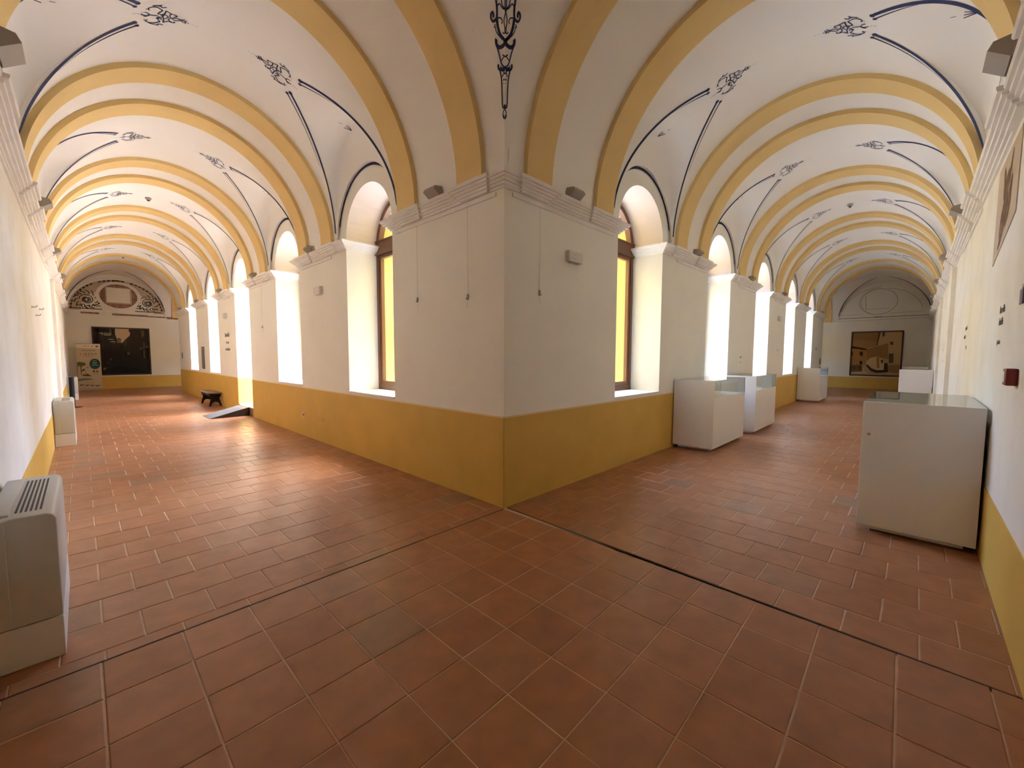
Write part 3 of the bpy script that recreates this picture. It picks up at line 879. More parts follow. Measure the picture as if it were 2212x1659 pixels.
# ---- display cases
def display_case(F, s0, s1, d0, d1, front, label, lock=None):
    """white museum case: closed ends, glazed strip towards the corridor, glass top. front: +1 if the corridor is on the high-d side"""
    ls, ld = s1 - s0, d1 - d0
    R_ = F.rel(); root = empty('display_case', F.off(s0, d0)); tag(root, label, 'display case', 'white museum display cases in the right corridor')
    zb_, zt, zs = .058, 1.195, .905; t = .018; cm = M['case']
    P = lambda s, d, z: R_(s, d, z)
    m_ = MB(); m_.box((.065, .065, .014), (ls - .065, ld - .065, zb_ + .002), cm, P); pl = m_.build('plinth', root)
    for cs_, cd in ((.14, .14), (ls - .14, .14), (.14, ld - .14), (ls - .14, ld - .14)):
        m_ = MB(); c0 = P(cs_ - .012, cd, .014); c1 = P(cs_ + .012, cd, .014); m_.tube([c0, c1], .014, M['dark'], 10); m_.build('caster', pl)
    m_ = MB(); m_.box((0, 0, zb_), (t, ld, zt), cm, P); near = m_.build('end_panel', root, bevel=(.0015, 1))
    m_ = MB(); m_.box((ls - t, 0, zb_), (ls, ld, zt), cm, P); m_.build('end_panel', root, bevel=(.0015, 1))
    df = ld if front > 0 else 0; db = 0 if front > 0 else ld
    def pan(name, dd, z0, z1, mat, th=.018):
        a, b = (dd - th, dd) if dd > ld / 2 else (dd, dd + th)
        m_ = MB(); m_.box((t, a, z0), (ls - t, b, z1), mat, P); return m_.build(name, root)
    pan('front_panel', df, zb_, zs, cm); pan('back_panel', db, zb_, zt, cm)
    m_ = MB(); m_.box((t, t, zs - .02), (ls - t, ld - t, zs - .001), cm, P); m_.build('shelf', root)
    # front glass, top glass: single polished sheets
    gd = df - .004 if df > ld / 2 else df + .004
    m_ = MB(); m_.face([P(t, gd, zs), P(ls - t, gd, zs), P(ls - t, gd, zt - .004), P(t, gd, zt - .004)], M['case_glass']); m_.build('front_glass', root, recalc=False)
    m_ = MB(); m_.face([P(.004, .004, zt + .002), P(ls - .004, .004, zt + .002), P(ls - .004, ld - .004, zt + .002), P(.004, ld - .004, zt + .002)], M['case_glass']); m_.build('top_glass', root, recalc=False)
    for s in (t + .0, ls - t - .006):
        m_ = MB(); m_.box((s, gd - .006, zs), (s + .006, gd + .001, zt), M['metal'], P); m_.build('glass_edge', root)
    if lock:
        m_ = MB(); m_.tube([P(-.010, lock[0], lock[1]), P(.001, lock[0], lock[1])], .011, M['metal'], 14); lk = m_.build('lock', near)
        m_ = MB(); m_.tube([P(-.022, lock[0], lock[1]), P(-.009, lock[0], lock[1])], .006, M['metal'], 10); m_.build('key_barrel', lk)
    return root
display_case(FR, 1.95, 3.50, 2.695, 3.435, -1, 'large white display case with glass top in the right foreground beside the wall', lock=(.05, .90))
display_case(FR, 15.2, 16.7, 2.66, 3.42, -1, 'white display case against the right wall partly hiding the sepia picture', lock=(.07, .886))
display_case(FR, 20.4, 21.9, 2.64, 3.40, -1, 'display case behind another at the right wall, only its top edge showing')
display_case(FR, 4.14, 5.84, .025, .69, 1, 'white display case under the corner-side windows, nearest of the three by the arcade')
display_case(FR, 6.43, 8.10, .025, .735, 1, 'white display case by the arcade, overlapped by the nearer case')
display_case(FR, 14.68, 16.45, .025, .68, 1, 'white display case by the arcade standing far off beside the last windows')

# ---- bench
root = empty('bench', (-.19, 13.05, 0)); tag(root, 'low dark wooden bench with carved end boards by the ochre dado', 'bench')
m_ = MB(); m_.box((-.185, -.72, .385), (.175, .76, .412), M['bench_top']); m_.build('seat', root, bevel=(.005, 2))
for sg in (-1, 1):
    m_ = MB(); m_.box((sg * .125 - .012, -.60, .315), (sg * .125 + .012, .62, .386), M['black_paint']); m_.build('apron', root)
hb = [(-.155, .386), (-.140, .31), (-.112, .265), (-.108, .225), (-.130, .17), (-.168, .0), (-.115, 0), (-.098, .07), (-.06, .120), (0, .136)]
hb = hb + [(-x, z) for x, z in hb[-2::-1]]
for y in (-.66, .52):
    m_ = MB(); m_.prism(hb, lambda x, z, y=y: (x, y, z), lambda x, z, y=y: (x, y + .032, z), M['black_paint']); m_.build('end_board', root)

# ---- ramp up to the doorway
root = empty('ramp', (-.88, 9.76, 0)); tag(root, 'black access ramp rising from the tiles to the sunlit doorway', 'ramp')
y0, y1 = -.37, .45
m_ = MB(); m_.face([(0, y0, .004), (.86, y0, .222), (.86, y1, .222), (0, y1, .004)], M['ramp_top'])
m_.face([(.86, y0, .222), (1.40, y0, .235), (1.40, y1, .235), (.86, y1, .222)], M['ramp_top'])
m_.face([(0, y0, .0), (0, y1, .0), (0, y1, .004), (0, y0, .004)], M['ramp_top']); m_.build('deck', root, recalc=False)
for y in (y0 + .006, y1 - .03):
    m_ = MB(); m_.prism([(.02, .0005), (.855, .0005), (.855, .218), (.02, .006)], lambda x, z: (x, y, z), lambda x, z: (x, y + .024, z), M['ramp_side']); m_.build('side_board', root)
m_ = MB(); m_.box((.815, y0 + .03, .001), (.85, y1 - .03, .215), M['ramp_side']); m_.build('riser', root)

# ---- floodlights lying on the cornice
def floodlight(F, s, d, face, label, size=1.0):
    """grey wedge-shaped uplighter; face=+1 leans into the corridor (high d), -1 for the outer wall"""
    R_ = F.rel(); root = empty('floodlight', F.off(s, d, 3.402)); tag(root, label, 'lamp', 'grey uplighters on the cornice')
    w = .115 * size; k = size
    P = lambda s_, u, z: R_(s_, u * face, z)
    out = [(-.05 * k, .03 * k), (.02 * k, .012 * k), (.105 * k, .075 * k), (.085 * k, .115 * k), (-.02 * k, .13 * k), (-.06 * k, .09 * k)]
    m_ = MB(); m_.prism(out, lambda u, z: P(-w, u, z), lambda u, z: P(w, u, z), M['grey_metal']); m_.build('housing', root)
    m_ = MB(); q = [(.083 * k, .1165 * k), (-.018 * k, .1305 * k)]
    m_.face([P(-w * .92, q[0][0], q[0][1] + .001), P(w * .92, q[0][0], q[0][1] + .001), P(w * .92, q[1][0], q[1][1] + .001), P(-w * .92, q[1][0], q[1][1] + .001)], M['lamp_glass']); m_.build('lamp_cover', root, recalc=False)
    for sg in (-1, 1):
        m_ = MB(); m_.box((sg * (w + .006) - .004, -.045, 0), (sg * (w + .006) + .004, .015, .08), M['grey_metal'], P); m_.build('bracket', root)
    m_ = MB(); m_.tube([P(w * .8, -.05, .03), P(w * 1.3, -.06, .03), P(w * 1.5, -.06, .004)], .006, M['dark'], 6); m_.build('cable', root)
    return root
names = ['nearest', 'second', 'third', 'fourth', 'fifth', 'last']
for F_, op, e_, nm in ((FL, OPEN_L, END_L, 'left'), (FR, OPEN_R, END_R, 'right')):
    for i, (a, b) in enumerate(piers(op, 0, e_)):
        s = 1.04 if i == 0 else (a + b) / 2 + (.20 if i < 5 else 0)
        floodlight(F_, s, .085, 1, 'grey uplighter on the %s arcade cornice, %s from the corner' % (nm, names[i]), .9)
for F_, W_, op, nm in ((FL, WL, OPEN_L, 'left'), (FR, WR, OPEN_R, 'right')):
    for i, s in enumerate((1.15, 5.0, 8.5, 12.0, 15.4)):
        floodlight(F_, s, W_ - .11, -1, 'grey uplighter on the outer cornice of the %s corridor, %s one' % (nm, names[i]), 1.15)

# ---- small fittings on the walls
def wall_box(name, F, s, z, d, w, h, t, mat, label, cat, face=1, group=None):
    R_ = F.rel(); root = empty(name, F.off(s, d, z)); tag(root, label, cat, group)
    P = lambda a, u, b: R_(a, u * face, b)
    m_ = MB(); m_.box((-w / 2, .001, -h / 2), (w / 2, t, h / 2), mat, P); m_.build('casing', root, bevel=(min(.008, t * .2), 2))
    return root, P
r_, P = wall_box('emergency_light', FR, 1.15, 2.775, 0, .27, .125, .062, M['white_plastic'], 'white emergency light box on the right face of the corner pier', 'emergency light')
for k in range(4):
    m_ = MB(); x = -.07 + .04 * (k % 2) + .05 * (k // 2); z = .02 if k % 2 else -.025; m_.tube([P(x, .060, z), P(x, .0635, z)], .006, M['grey_metal'], 8); m_.build('indicator', r_)
m_ = MB(); m_.box((-.10, .01, -.072), (.08, .05, -.062), M['grey_metal'], P); m_.build('foot_strip', r_)
for F_, s, nm in ((FL, 4.62, 'left arcade pier after the first window'), (FL, 11.5, 'left arcade pier above the lettering'), (FR, 11.6, 'fourth pier of the right arcade')):
    r_, P = wall_box('emergency_light', F_, s, 2.735, 0, .27, .14, .062, M['white_plastic'], 'white emergency light box on the ' + nm, 'emergency light')
    m_ = MB(); m_.box((-.10, .055, -.05), (.10, .066, .05), M['white_plastic'], P); m_.build('diffuser', r_, bevel=(.004, 1))

def hanger(F, s, z1, label):
    R_ = F.rel(); root = empty('picture_hanger', F.off(s, 0, 0)); tag(root, label, 'hanger')
    m_ = MB(); m_.tube([R_(0, .008, 3.212), R_(.002, .006, z1 + .04), R_(.003, .006, z1 - .12)], .0011, M['metal'], 6); m_.build('wire', root)
    m_ = MB(); m_.box((-.010, .004, z1 - .03), (.012, .020, z1 + .03), M['metal'], R_); h = m_.build('hook', root, bevel=(.002, 1))
    m_ = MB(); m_.box((.002, .018, z1 - .026), (.008, .030, z1 - .010), M['metal'], R_); m_.build('hook_tip', root)
hanger(FL, .56, 2.245, 'thin picture-hanging wire on the corner pier, left face, closer to the corner')
hanger(FL, 1.54, 2.30, 'thin picture-hanging wire on the corner pier, left face, closer to the window')
hanger(FR, .54, 2.29, 'thin picture-hanging wire on the right face of the corner pier')
hanger(FL, 8.0, 2.25, 'thin picture-hanging wire on the left arcade pier before the doorway')

r_, P = wall_box('wall_socket', FL, 5.55, .42, .007, .075, .115, .012, M['white_plastic'], 'white wall socket low on the ochre dado of the left arcade', 'socket')
m_ = MB(); m_.tube([P(0, .011, .0), P(0, .0135, .0)], .022, M['dark'], 16); m_.build('socket_hole', r_)
r_, P = wall_box('wall_hatch', FL, 4.72, .47, .007, .27, .19, .005, M['dado'], 'ochre-painted access hatch beside the socket in the dado', 'hatch')
m_ = MB(); m_.box((.11, .005, -.02), (.118, .009, .02), M['bead'], P); m_.build('catch', r_)
r_, P = wall_box('wall_socket', FL, 16.6, .45, .007, .08, .08, .012, M['white_plastic'], 'tiny pale wall socket above the dark bench', 'socket')
m_ = MB(); m_.tube([P(0, .011, .0), P(0, .0135, .0)], .022, M['dark'], 12); m_.build('socket_hole', r_)
r_, P = wall_box('wall_panel', FL, 15.0, 1.48, 0, .40, .78, .02, mat_simple('grey_information_panel', (0.15, 0.145, 0.14), .5), 'tall dark grey information panel on the left arcade pier', 'panel')
m_ = MB(); m_.box((-.17, .019, .30), (.17, .022, .345), M['grey_metal'], P); m_.build('header_strip', r_)
r_, P = wall_box('wall_panel', FL, 19.3, 1.55, 0, .14, .25, .02, mat_simple('small_grey_panel', (0.15, 0.145, 0.14), .5), 'small grey panel on the last left pier', 'panel')
m_ = MB(); m_.box((-.05, .019, .07), (.05, .022, .10), M['grey_metal'], P); m_.build('header_strip', r_)
r_, P = wall_box('wall_panel', FR, 19.5, 1.38, 0, .22, .26, .02, mat_simple('small_brown_panel', (0.15, 0.12, 0.10), .5), 'small brown panel on the last right pier', 'panel')
m_ = MB(); m_.box((-.05, .019, .07), (.05, .022, .10), M['grey_metal'], P); m_.build('header_strip', r_)
# fire alarm call point on the right wall
r_, P = wall_box('fire_alarm_button', FR, 1.01, 1.478, WR, .115, .105, .052, M['red'], 'dark red fire alarm call point on the right wall above the display case', 'fire alarm', face=-1)
m_ = MB(); m_.box((-.036, .051, -.032), (.036, .054, .034), M['white_plastic'], P); m_.build('press_plate', r_)
# small sign at the right edge of the picture
r_, P = wall_box('wall_sign', FR, 1.05, 1.975, WR, .10, .10, .008, mat_simple('purple_sign', (0.10, 0.06, 0.10), .4), 'small dark purple sign on the right wall at the picture edge', 'sign', face=-1)
m_ = MB(); m_.box((-.035, .007, .04), (.035, .0095, .07), M['white_plastic'], P); m_.build('sign_band', r_)
# hooks on the left outer wall
for s, z, nm in ((4.75, 2.17, 'lowest-left'), (6.2, 2.25, 'upper-right'), (5.4, 2.11, 'middle')):
    root = empty('wall_hook', FL.off(s, WL, z)); tag(root, 'small metal hook in the worn left wall, %s of three' % nm, 'hook')
    m_ = MB(); m_.tube([(0, 0, 0), (.035, 0, 0), (.045, 0, .02)], .006, M['metal'], 8); m_.build('shank', root)
    m_ = MB(); m_.tube([(0, 0, 0), (.004, 0, 0)], .014, M['metal'], 12); m_.build('rosette', root)
# detectors on the crowns
for F_, pr_, s, d, nm in ((FL, PROF_L, 9.94, 1.74, 'left'), (FR, PROF_R, 9.87, 1.71, 'right'), (FL, PROF_L, 18.2, 1.74, 'far left')):
    root = empty('smoke_detector', F_.off(s, d, zb(d, pr_))); tag(root, 'small grey detector on the crown of the %s vault' % nm, 'detector')
    m_ = MB(); m_.tube([(0, 0, .01), (0, 0, -.03), (0, 0, -.055)], [.062, .058, .035], M['grey_metal'], 18); m_.build('body', root, angle=.6)
    m_ = MB(); m_.tube([(0, 0, -.05), (0, 0, -.075)], [.035, .02], M['dark'], 12); m_.build('sensor', root)

# ---- pilasters on the outer walls (structure)
for i, (F_, W_, s0, s1, t) in enumerate(((FL, WL, 10.4, 11.1, .055), (FR, WR, 7.9, 8.8, .06), (FR, WR, 13.2, 13.9, .05))):
    m_ = MB(); m_.box((s0, W_ - t, 0), (s1, W_ + .01, 3.205), M['plaster_old'], F_)
    o = m_.build('trim_%d' % (i + 1)); tag(o, ['white pilaster on the left outer wall', 'white pilaster on the right outer wall, nearer one', 'white pilaster on the right outer wall, farther one'][i], 'pilaster', kind='structure')
    m_ = MB(); m_.box((s0 - .003, W_ - t - .004, 0), (s1 + .003, W_ + .01, DADO_OUT), M['dado'], F_); m_.build('dado', o)

# ---- lettering on the walls
def lettering(F, face, d, lines, label, squeeze=.62):
    """lines: (text, s_left_of_reader, z_baseline, cap height). face +1 on the inner wall, -1 on the outer wall"""
    root = empty('wall_lettering', F.off(lines[0][1], d, lines[0][2])); tag(root, label, 'lettering')
    for txt, s, z, h in lines:
        cu = bpy.data.curves.new('line', 'FONT'); cu.body = txt; cu.size = h * 1.38; cu.extrude = .0008; cu.offset = h * .012
        cu.align_x = 'CENTER'
        ob = bpy.data.objects.new('line', cu); C.objects.link(ob)
        dg = bpy.context.evaluated_depsgraph_get(); dg.update()
        me = bpy.data.meshes.new_from_object(ob.evaluated_get(dg)); bpy.data.objects.remove(ob)
        nrm = F.v * face; up = Vector((0, 0, 1)); right = up.cross(nrm)
        org = F.off(s, d, z) + nrm * .0015 - root.location
        for v in me.vertices:
            v.co = org + right * (v.co.x * squeeze) + up * v.co.y + nrm * v.co.z
        me.materials.clear(); me.materials.append(M['text'])
        link('text_line', me, root)
    return root
lettering(FL, 1, 0, [('Bienvenidos', 11.46, 2.12, .13), ('Todo suma', 11.46, 1.92, .085), ('Seres multiplicados', 11.45, 1.72, .085)], 'three grey lines of vinyl lettering on the left arcade pier past the doorway')
lettering(FR, -1, WR, [('Hacer visible', 1.86, 1.935, .058), ('lo invisible', 1.885, 1.845, .058), ('Jaime Alonso', 1.93, 1.700, .036)], 'grey lettering Hacer visible lo invisible on the right wall')
lettering(FR, -1, WR, [('imagen visual', 4.95, 1.95, .055), ('documental', 5.1, 1.84, .055), ('nº 2', 4.8, 1.70, .05)], 'three short grey lines on the right wall beyond the larger lettering')
lettering(FR, -1, WR, [('imagen', 10.4, 2.03, .08), ('palabra', 10.5, 1.88, .08), ('luz', 10.7, 1.74, .06), ('sala', 10.5, 1.58, .06), ('dos', 10.6, 1.48, .06)], 'narrow column of short grey words far along the right wall')
lettering(FR, 1, 0, [('obra 3', 7.98, 1.56, .06), ('serie', 7.98, 1.44, .035)], 'tiny caption on the pier behind the nearest arcade display case')
lettering(FR, 1, 0, [('obra 4', 11.65, 1.76, .06), ('serie', 11.65, 1.63, .035)], 'tiny caption on the fourth pier of the right arcade')
lettering(FR, 1, 0, [('Sala 2', 18.4, 1.87, .13)], 'short dark caption on the last pier of the right arcade')
# dark vertical slots by the right-hand pilaster
for z0, z1, nm in ((1.62, 2.05, 'upper'), (1.05, 1.58, 'lower')):
    root = empty('wall_panel', FR.off(9.3, WR, z0)); tag(root, 'slim dark edge of a wall panel on the right wall, %s one' % nm, 'panel')
    R_ = FR.rel(); m_ = MB(); m_.box((-.35, -.025, 0), (.35, -.001, z1 - z0), M['plaster'], R_); m_.build('board', root)
    m_ = MB(); m_.box((-.37, -.030, -.01), (-.35, -.001, z1 - z0 + .01), M['frame_dark'], R_); m_.build('edge_strip', root)

# ---- old mortar patch with faded fresco on the right wall
root = empty('fresco_fragment', FR.off(2.2, WR, 2.5)); tag(root, 'old mortar patch with faded brown fresco high on the right wall', 'fresco')
R_ = FR.rel(); m_ = MB()
pg = [(-.62, 3.20), (-.60, 2.62), (.48, 2.40), (.47, 3.15), (.44, 3.20)]
m_.prism([(a, b - 2.5) for a, b in pg], lambda a, b: R_(a, -.001, b), lambda a, b: R_(a, -.006, b), M['fresco_bg']); m_.build('mortar', root)
m_ = MB()
for st in ([(-.30, 3.15), (-.22, 3.02), (-.12, 2.92), (-.10, 2.75), (.02, 2.62), (.10, 2.55), (.20, 2.50)], [(-.16, 3.05), (-.02, 2.95), (.0, 2.80), (.12, 2.70), (.16, 2.58)], [(-.34, 2.95), (-.26, 2.85), (-.24, 2.72), (-.12, 2.62)], [(.10, 3.12), (.05, 3.0), (.06, 2.86)]):
    pts = [R_(a, -.008, b - 2.5) for a, b in smooth_path(st)]
    n = len(pts); ribbon(m_, pts, [-R_.v] * n, [.02 + .085 * math.sin(math.pi * min(1, (i + 1) / n)) * random.uniform(.7, 1.3) for i in range(n)], M['fresco_dark'])
o = m_.build('painted_figure', root, recalc=False); o['kind'] = 'stuff'

# ================================================================== FAR WALLS, PICTURES, BANNER
def plane_left(x, z, off): return Vector((x, FAR_L - off, z))
def plane_right(n_, z, off): return FR(FAR_R - off, -n_, z)
def stroke(mb, PF, pts, width, mat, off=.004, smooth=True, nrm=None):
    l = smooth_path(pts) if smooth else pts
    q = [PF(a, b, off) for a, b in l]; n = nrm or (PF(0, 0, 1) - PF(0, 0, 0)).normalized()
    ribbon(mb, q, [n] * len(q), width, mat)
def ell(cx, cz, a, b, t0, t1, n=40):
    return [(cx + a * math.cos(math.radians(t0 + (t1 - t0) * i / n)), cz + b * math.sin(math.radians(t0 + (t1 - t0) * i / n))) for i in range(n + 1)]

# painted lunette on the left end wall
lun = empty('painted_lunette', (-1.68, FAR_L - .01, 3.6), wall_le)
rel = lambda mb: [mb.v.__setitem__(i, tuple(Vector(v) - Vector((-1.68, FAR_L - .01, 3.6)))) for i, v in enumerate(mb.v)]
def sub(mb, name, parent=lun, kind='stuff'):
    rel(mb); o = mb.build(name, parent, recalc=False); o['kind'] = kind; return o
bgm = MB(); stroke(bgm, plane_left, ell(-1.68, 3.55, 1.50, 1.36, 0, 180), .30, M['fresco_bg'], .003, False)
stroke(bgm, plane_left, ell(-1.68, 3.55, 1.30, 1.13, 0, 180), .16, M['fresco_bg'], .0025, False); sub(bgm, 'faded_border')
mo = MB()
for i in range(30):   # broken leaf border of dark strokes
    t = 6 + i * 5.8
    if i % 7 == 5: continue
    stroke(mo, plane_left, ell(-1.68, 3.55, 1.53, 1.40, t, t + 3.9, 5), random.uniform(.04, .075), M['art_dark'], .006, False)
for sg in (-1, 1):
    cx, cz = -1.68 + sg * 1.02, 4.02
    for r0, turns, ph in ((.24, 1.2, 0), (.13, 1.6, 2.0), (.08, 1.0, 4.0)):
        stroke(mo, plane_left, [(cx + sg * r0 * (1 - .55 * i / 20) * math.cos(ph + turns * 2 * math.pi * i / 20), cz + r0 * (1 - .55 * i / 20) * math.sin(ph + turns * 2 * math.pi * i / 20)) for i in range(21)], .030, M['art_dark'], .006)
    for k in range(13):
        a = math.radians(20 + k * 26); r1, r2 = .27, .27 + random.uniform(.08, .17)
        stroke(mo, plane_left, [(cx + r1 * math.cos(a), cz + r1 * math.sin(a)), (cx + (r1 + r2) / 2 * math.cos(a + .12), cz + (r1 + r2) / 2 * math.sin(a + .12)), (cx + r2 * math.cos(a + .4), cz + r2 * math.sin(a + .4))], random.uniform(.025, .05), M['art_dark'], .006)
    for k in range(5):
        stroke(mo, plane_left, [(cx + sg * (.35 - .16 * k), 3.72), (cx + sg * (.27 - .16 * k), 3.78 + .04 * (k % 2)), (cx + sg * (.22 - .16 * k), 3.73)], .028, M['art_dark'], .006)
    stroke(mo, plane_left, [(-1.68 + sg * .55, 3.62), (-1.68 + sg * 1.5, 3.62)], .035, M['art_dark'], .006, False)
    stroke(mo, plane_left, [(cx - sg * .42, 4.38), (cx - sg * .36, 4.2), (cx - sg * .42, 3.98), (cx - sg * .34, 3.84)], .05, M['art_dark'], .006)
for k in range(9):
    a = math.radians(30 + 15 * k); stroke(mo, plane_left, [(-1.68, 4.93), (-1.68 + .16 * math.cos(a), 4.93 + .10 * math.sin(a)), (-1.68 + .30 * math.cos(a), 4.92 + .12 * math.sin(a))], .03, M['art_dark'], .006)
sub(mo, 'grisaille_scrolls')
mo = MB()
rows = []
for i in range(65):
    t = 2 * math.pi * i / 64
    rows.append([plane_left(-1.66 + (a) * math.cos(t), 4.26 + (a - .09) * math.sin(t), o_) for a, o_ in ((.76, .001), (.75, .022), (.70, .034), (.65, .022), (.63, .001))])
mo.grid(rows, M['cornice']); sub(mo, 'oval_moulding', kind='thing')
mo = MB(); mo.face([plane_left(x, z, .008) for x, z in ell(-1.66, 4.26, .63, .54, 0, 360, 48)[:-1]], M['scar']); sub(mo, 'oval_ground', kind='thing')
mo = MB(); mo.box((-2.10, FAR_L - .014, 3.92), (-1.22, FAR_L - .001, 4.66), M['fresco_bg']); sub(mo, 'bare_surround', kind='thing')
mo = MB(); mo.box((-2.06, FAR_L - .020, 3.97), (-1.28, FAR_L - .001, 4.63), M['plaster']); sub(mo, 'blank_panel', kind='thing')
mo = MB()
rows = []
for i in range(41):
    t = math.pi * i / 40
    rows.append([plane_left(-1.68 - a * math.cos(t), 3.50 + (a - .13) * math.sin(t), o_) for a, o_ in ((1.74, .001), (1.73, .03), (1.68, .04), (1.63, .03), (1.62, .001))])
mo.grid(rows, M['cornice']); sub(mo, 'arch_moulding', kind='thing')
mo = MB()
for x0, x1, z0, z1 in ((-2.92, -2.34, 3.40, 3.47), (-1.92, -.70, 3.385, 3.46), (-.70, .05, 3.375, 3.435), (.02, .45, 3.33, 3.44)):
    mo.box((x0, FAR_L - .006, z0), (x1, FAR_L - .001, z1), M['scar'])
sub(mo, 'bare_cornice_scar')
mo = MB(); mo.box((-3.38, FAR_L - .03, 3.47), (.3, FAR_L - .001, 3.50), M['cornice']); sub(mo, 'ledge', kind='thing')

# sketched lunette on the right end wall
lun_r = empty('sketched_lunette', (0, 0, 0), wall_re)
mo = MB(); PRt = lambda n_, z, o_: plane_right(n_, z, o_)
for pts, w in ((ell(-1.56, 4.30, .70, .62, 0, 360, 60), .014), (ell(-1.70, 4.30, .78, .66, -60, 70, 30), .010), (ell(-1.68, 3.72, 1.52, 1.28, 8, 88, 30), .010), (ell(-1.62, 3.72, 1.52, 1.22, 100, 172, 30), .010)):
    stroke(mo, PRt, pts, w, M['sketch'], .003, False)
for a, b, w in (((.45, 3.545), (-3.44, 3.545), .022), ((.4, 3.40), (-3.44, 3.43), .008), ((-.1, 3.72), (-1.0, 3.72), .008), ((-2.0, 3.72), (-3.2, 3.74), .008), ((-1.08, 4.62), (-1.12, 3.95), .014), ((-1.12, 3.95), (-2.0, 3.95), .010), ((.25, 3.38), (.05, 3.60), .02), ((.05, 3.60), (-.1, 3.95), .010)):
    stroke(mo, PRt, [a, b], w, M['sketch'], .003, False)
o = mo.build('sketch_lines', lun_r, recalc=False); o['kind'] = 'stuff'
mo = MB(); mo.box((FAR_R - .02, 1.45, 3.53), (FAR_R - .001, 1.72, 3.58), M['scar'], FR); mo.build('bracket_scar', lun_r)

# black groin ornaments of the two far vaults
def far_paint(vault, fn, pa, pb, flipA, Wf):
    mb = MB()
    for fA in (0, 1):
        def G(t, lat=0.0):
            ta = t if fA == 0 else math.pi - t
            da = pa[0] - pa[1] * math.cos(ta); db = pb[0] - pb[1] * math.cos(math.pi - t)
            z = Z0 + RISE * math.sin(t) - .012
            return Vector(fn(da, db + lat, z - abs(lat) * .05))
        cen = Vector(fn(pa[0], pb[0], 3.0))
        pts = [G(.30 + 1.15 * i / 30) for i in range(31)]
        ribbon(mb, pts, [(cen - p).normalized() for p in pts], .034, M['blue'])
        zig = []
        for i in range(15):
            t = .16 + .42 * i / 14; zig.append(G(t, -.16 if i % 2 else -.02) )
        ribbon(mb, zig, [(cen - p).normalized() for p in zig], .030, M['blue'])
    o = mb.build('painted_scrollwork', vault, recalc=False); o['kind'] = 'stuff'
far_paint(far_vl, lambda da, db, z: FL(END_L + db, da, z), PROF_L, PROF_FL, 0, FAR_L - END_L)
far_paint(far_vr, lambda da, db, z: FR(END_R + db, da, z), PROF_R, PROF_FR, 0, FAR_R - END_R)

# ---- framed pictures
def picture(PF, x0, x1, z0, z1, label, polys, uv, fw, base, inner):
    """PF(a, z, off) maps onto the wall; polys: (colour, [pixel points]) mapped by uv into the frame"""
    o0 = PF((x0 + x1) / 2, z0, 0); root = empty('framed_picture', o0); tag(root, label, 'picture')
    Q = lambda a, z, off: PF(a, z, off) - o0
    dx = x1 - x0; sx = 1 if dx > 0 else -1
    for a, b in (((x0, z0), (x0 + sx * fw, z1)), ((x1 - sx * fw, z0), (x1, z1)), ((x0 + sx * fw, z0), (x1 - sx * fw, z0 + fw)), ((x0 + sx * fw, z1 - fw), (x1 - sx * fw, z1))):
        m_ = MB(); m_.box((a[0], a[1], .0), (b[0], b[1], .045), M['frame_dark'], lambda p, q, r: Q(p, q, r)); m_.build('frame_bar', root)
    m_ = MB()
    m_.face([Q(x0 + sx * fw * .5, z0 + fw * .5, .012), Q(x1 - sx * fw * .5, z0 + fw * .5, .012), Q(x1 - sx * fw * .5, z1 - fw * .5, .012), Q(x0 + sx * fw * .5, z1 - fw * .5, .012)], base)
    cl = lambda t: min(max(t, inner), 1 - inner)
    for i, (col, pts) in enumerate(polys):
        m_.face([Q(x0 + dx * cl(uv(x, y)[0]), z1 - (z1 - z0) * cl(uv(x, y)[1]), .0126 + .0003 * i) for x, y in pts], flat(*col))
    o = m_.build('print', root, recalc=False)
    return root
def uvL(x, y):
    xl = 105 + (y - 70) * .045; xr = 1825 + (y - 130) * .054; yt = 70 + (x - 105) * .035; yb = 1548 - (x - 105) * .014
    return (x - xl) / (xr - xl), (y - yt) / (yb - yt)
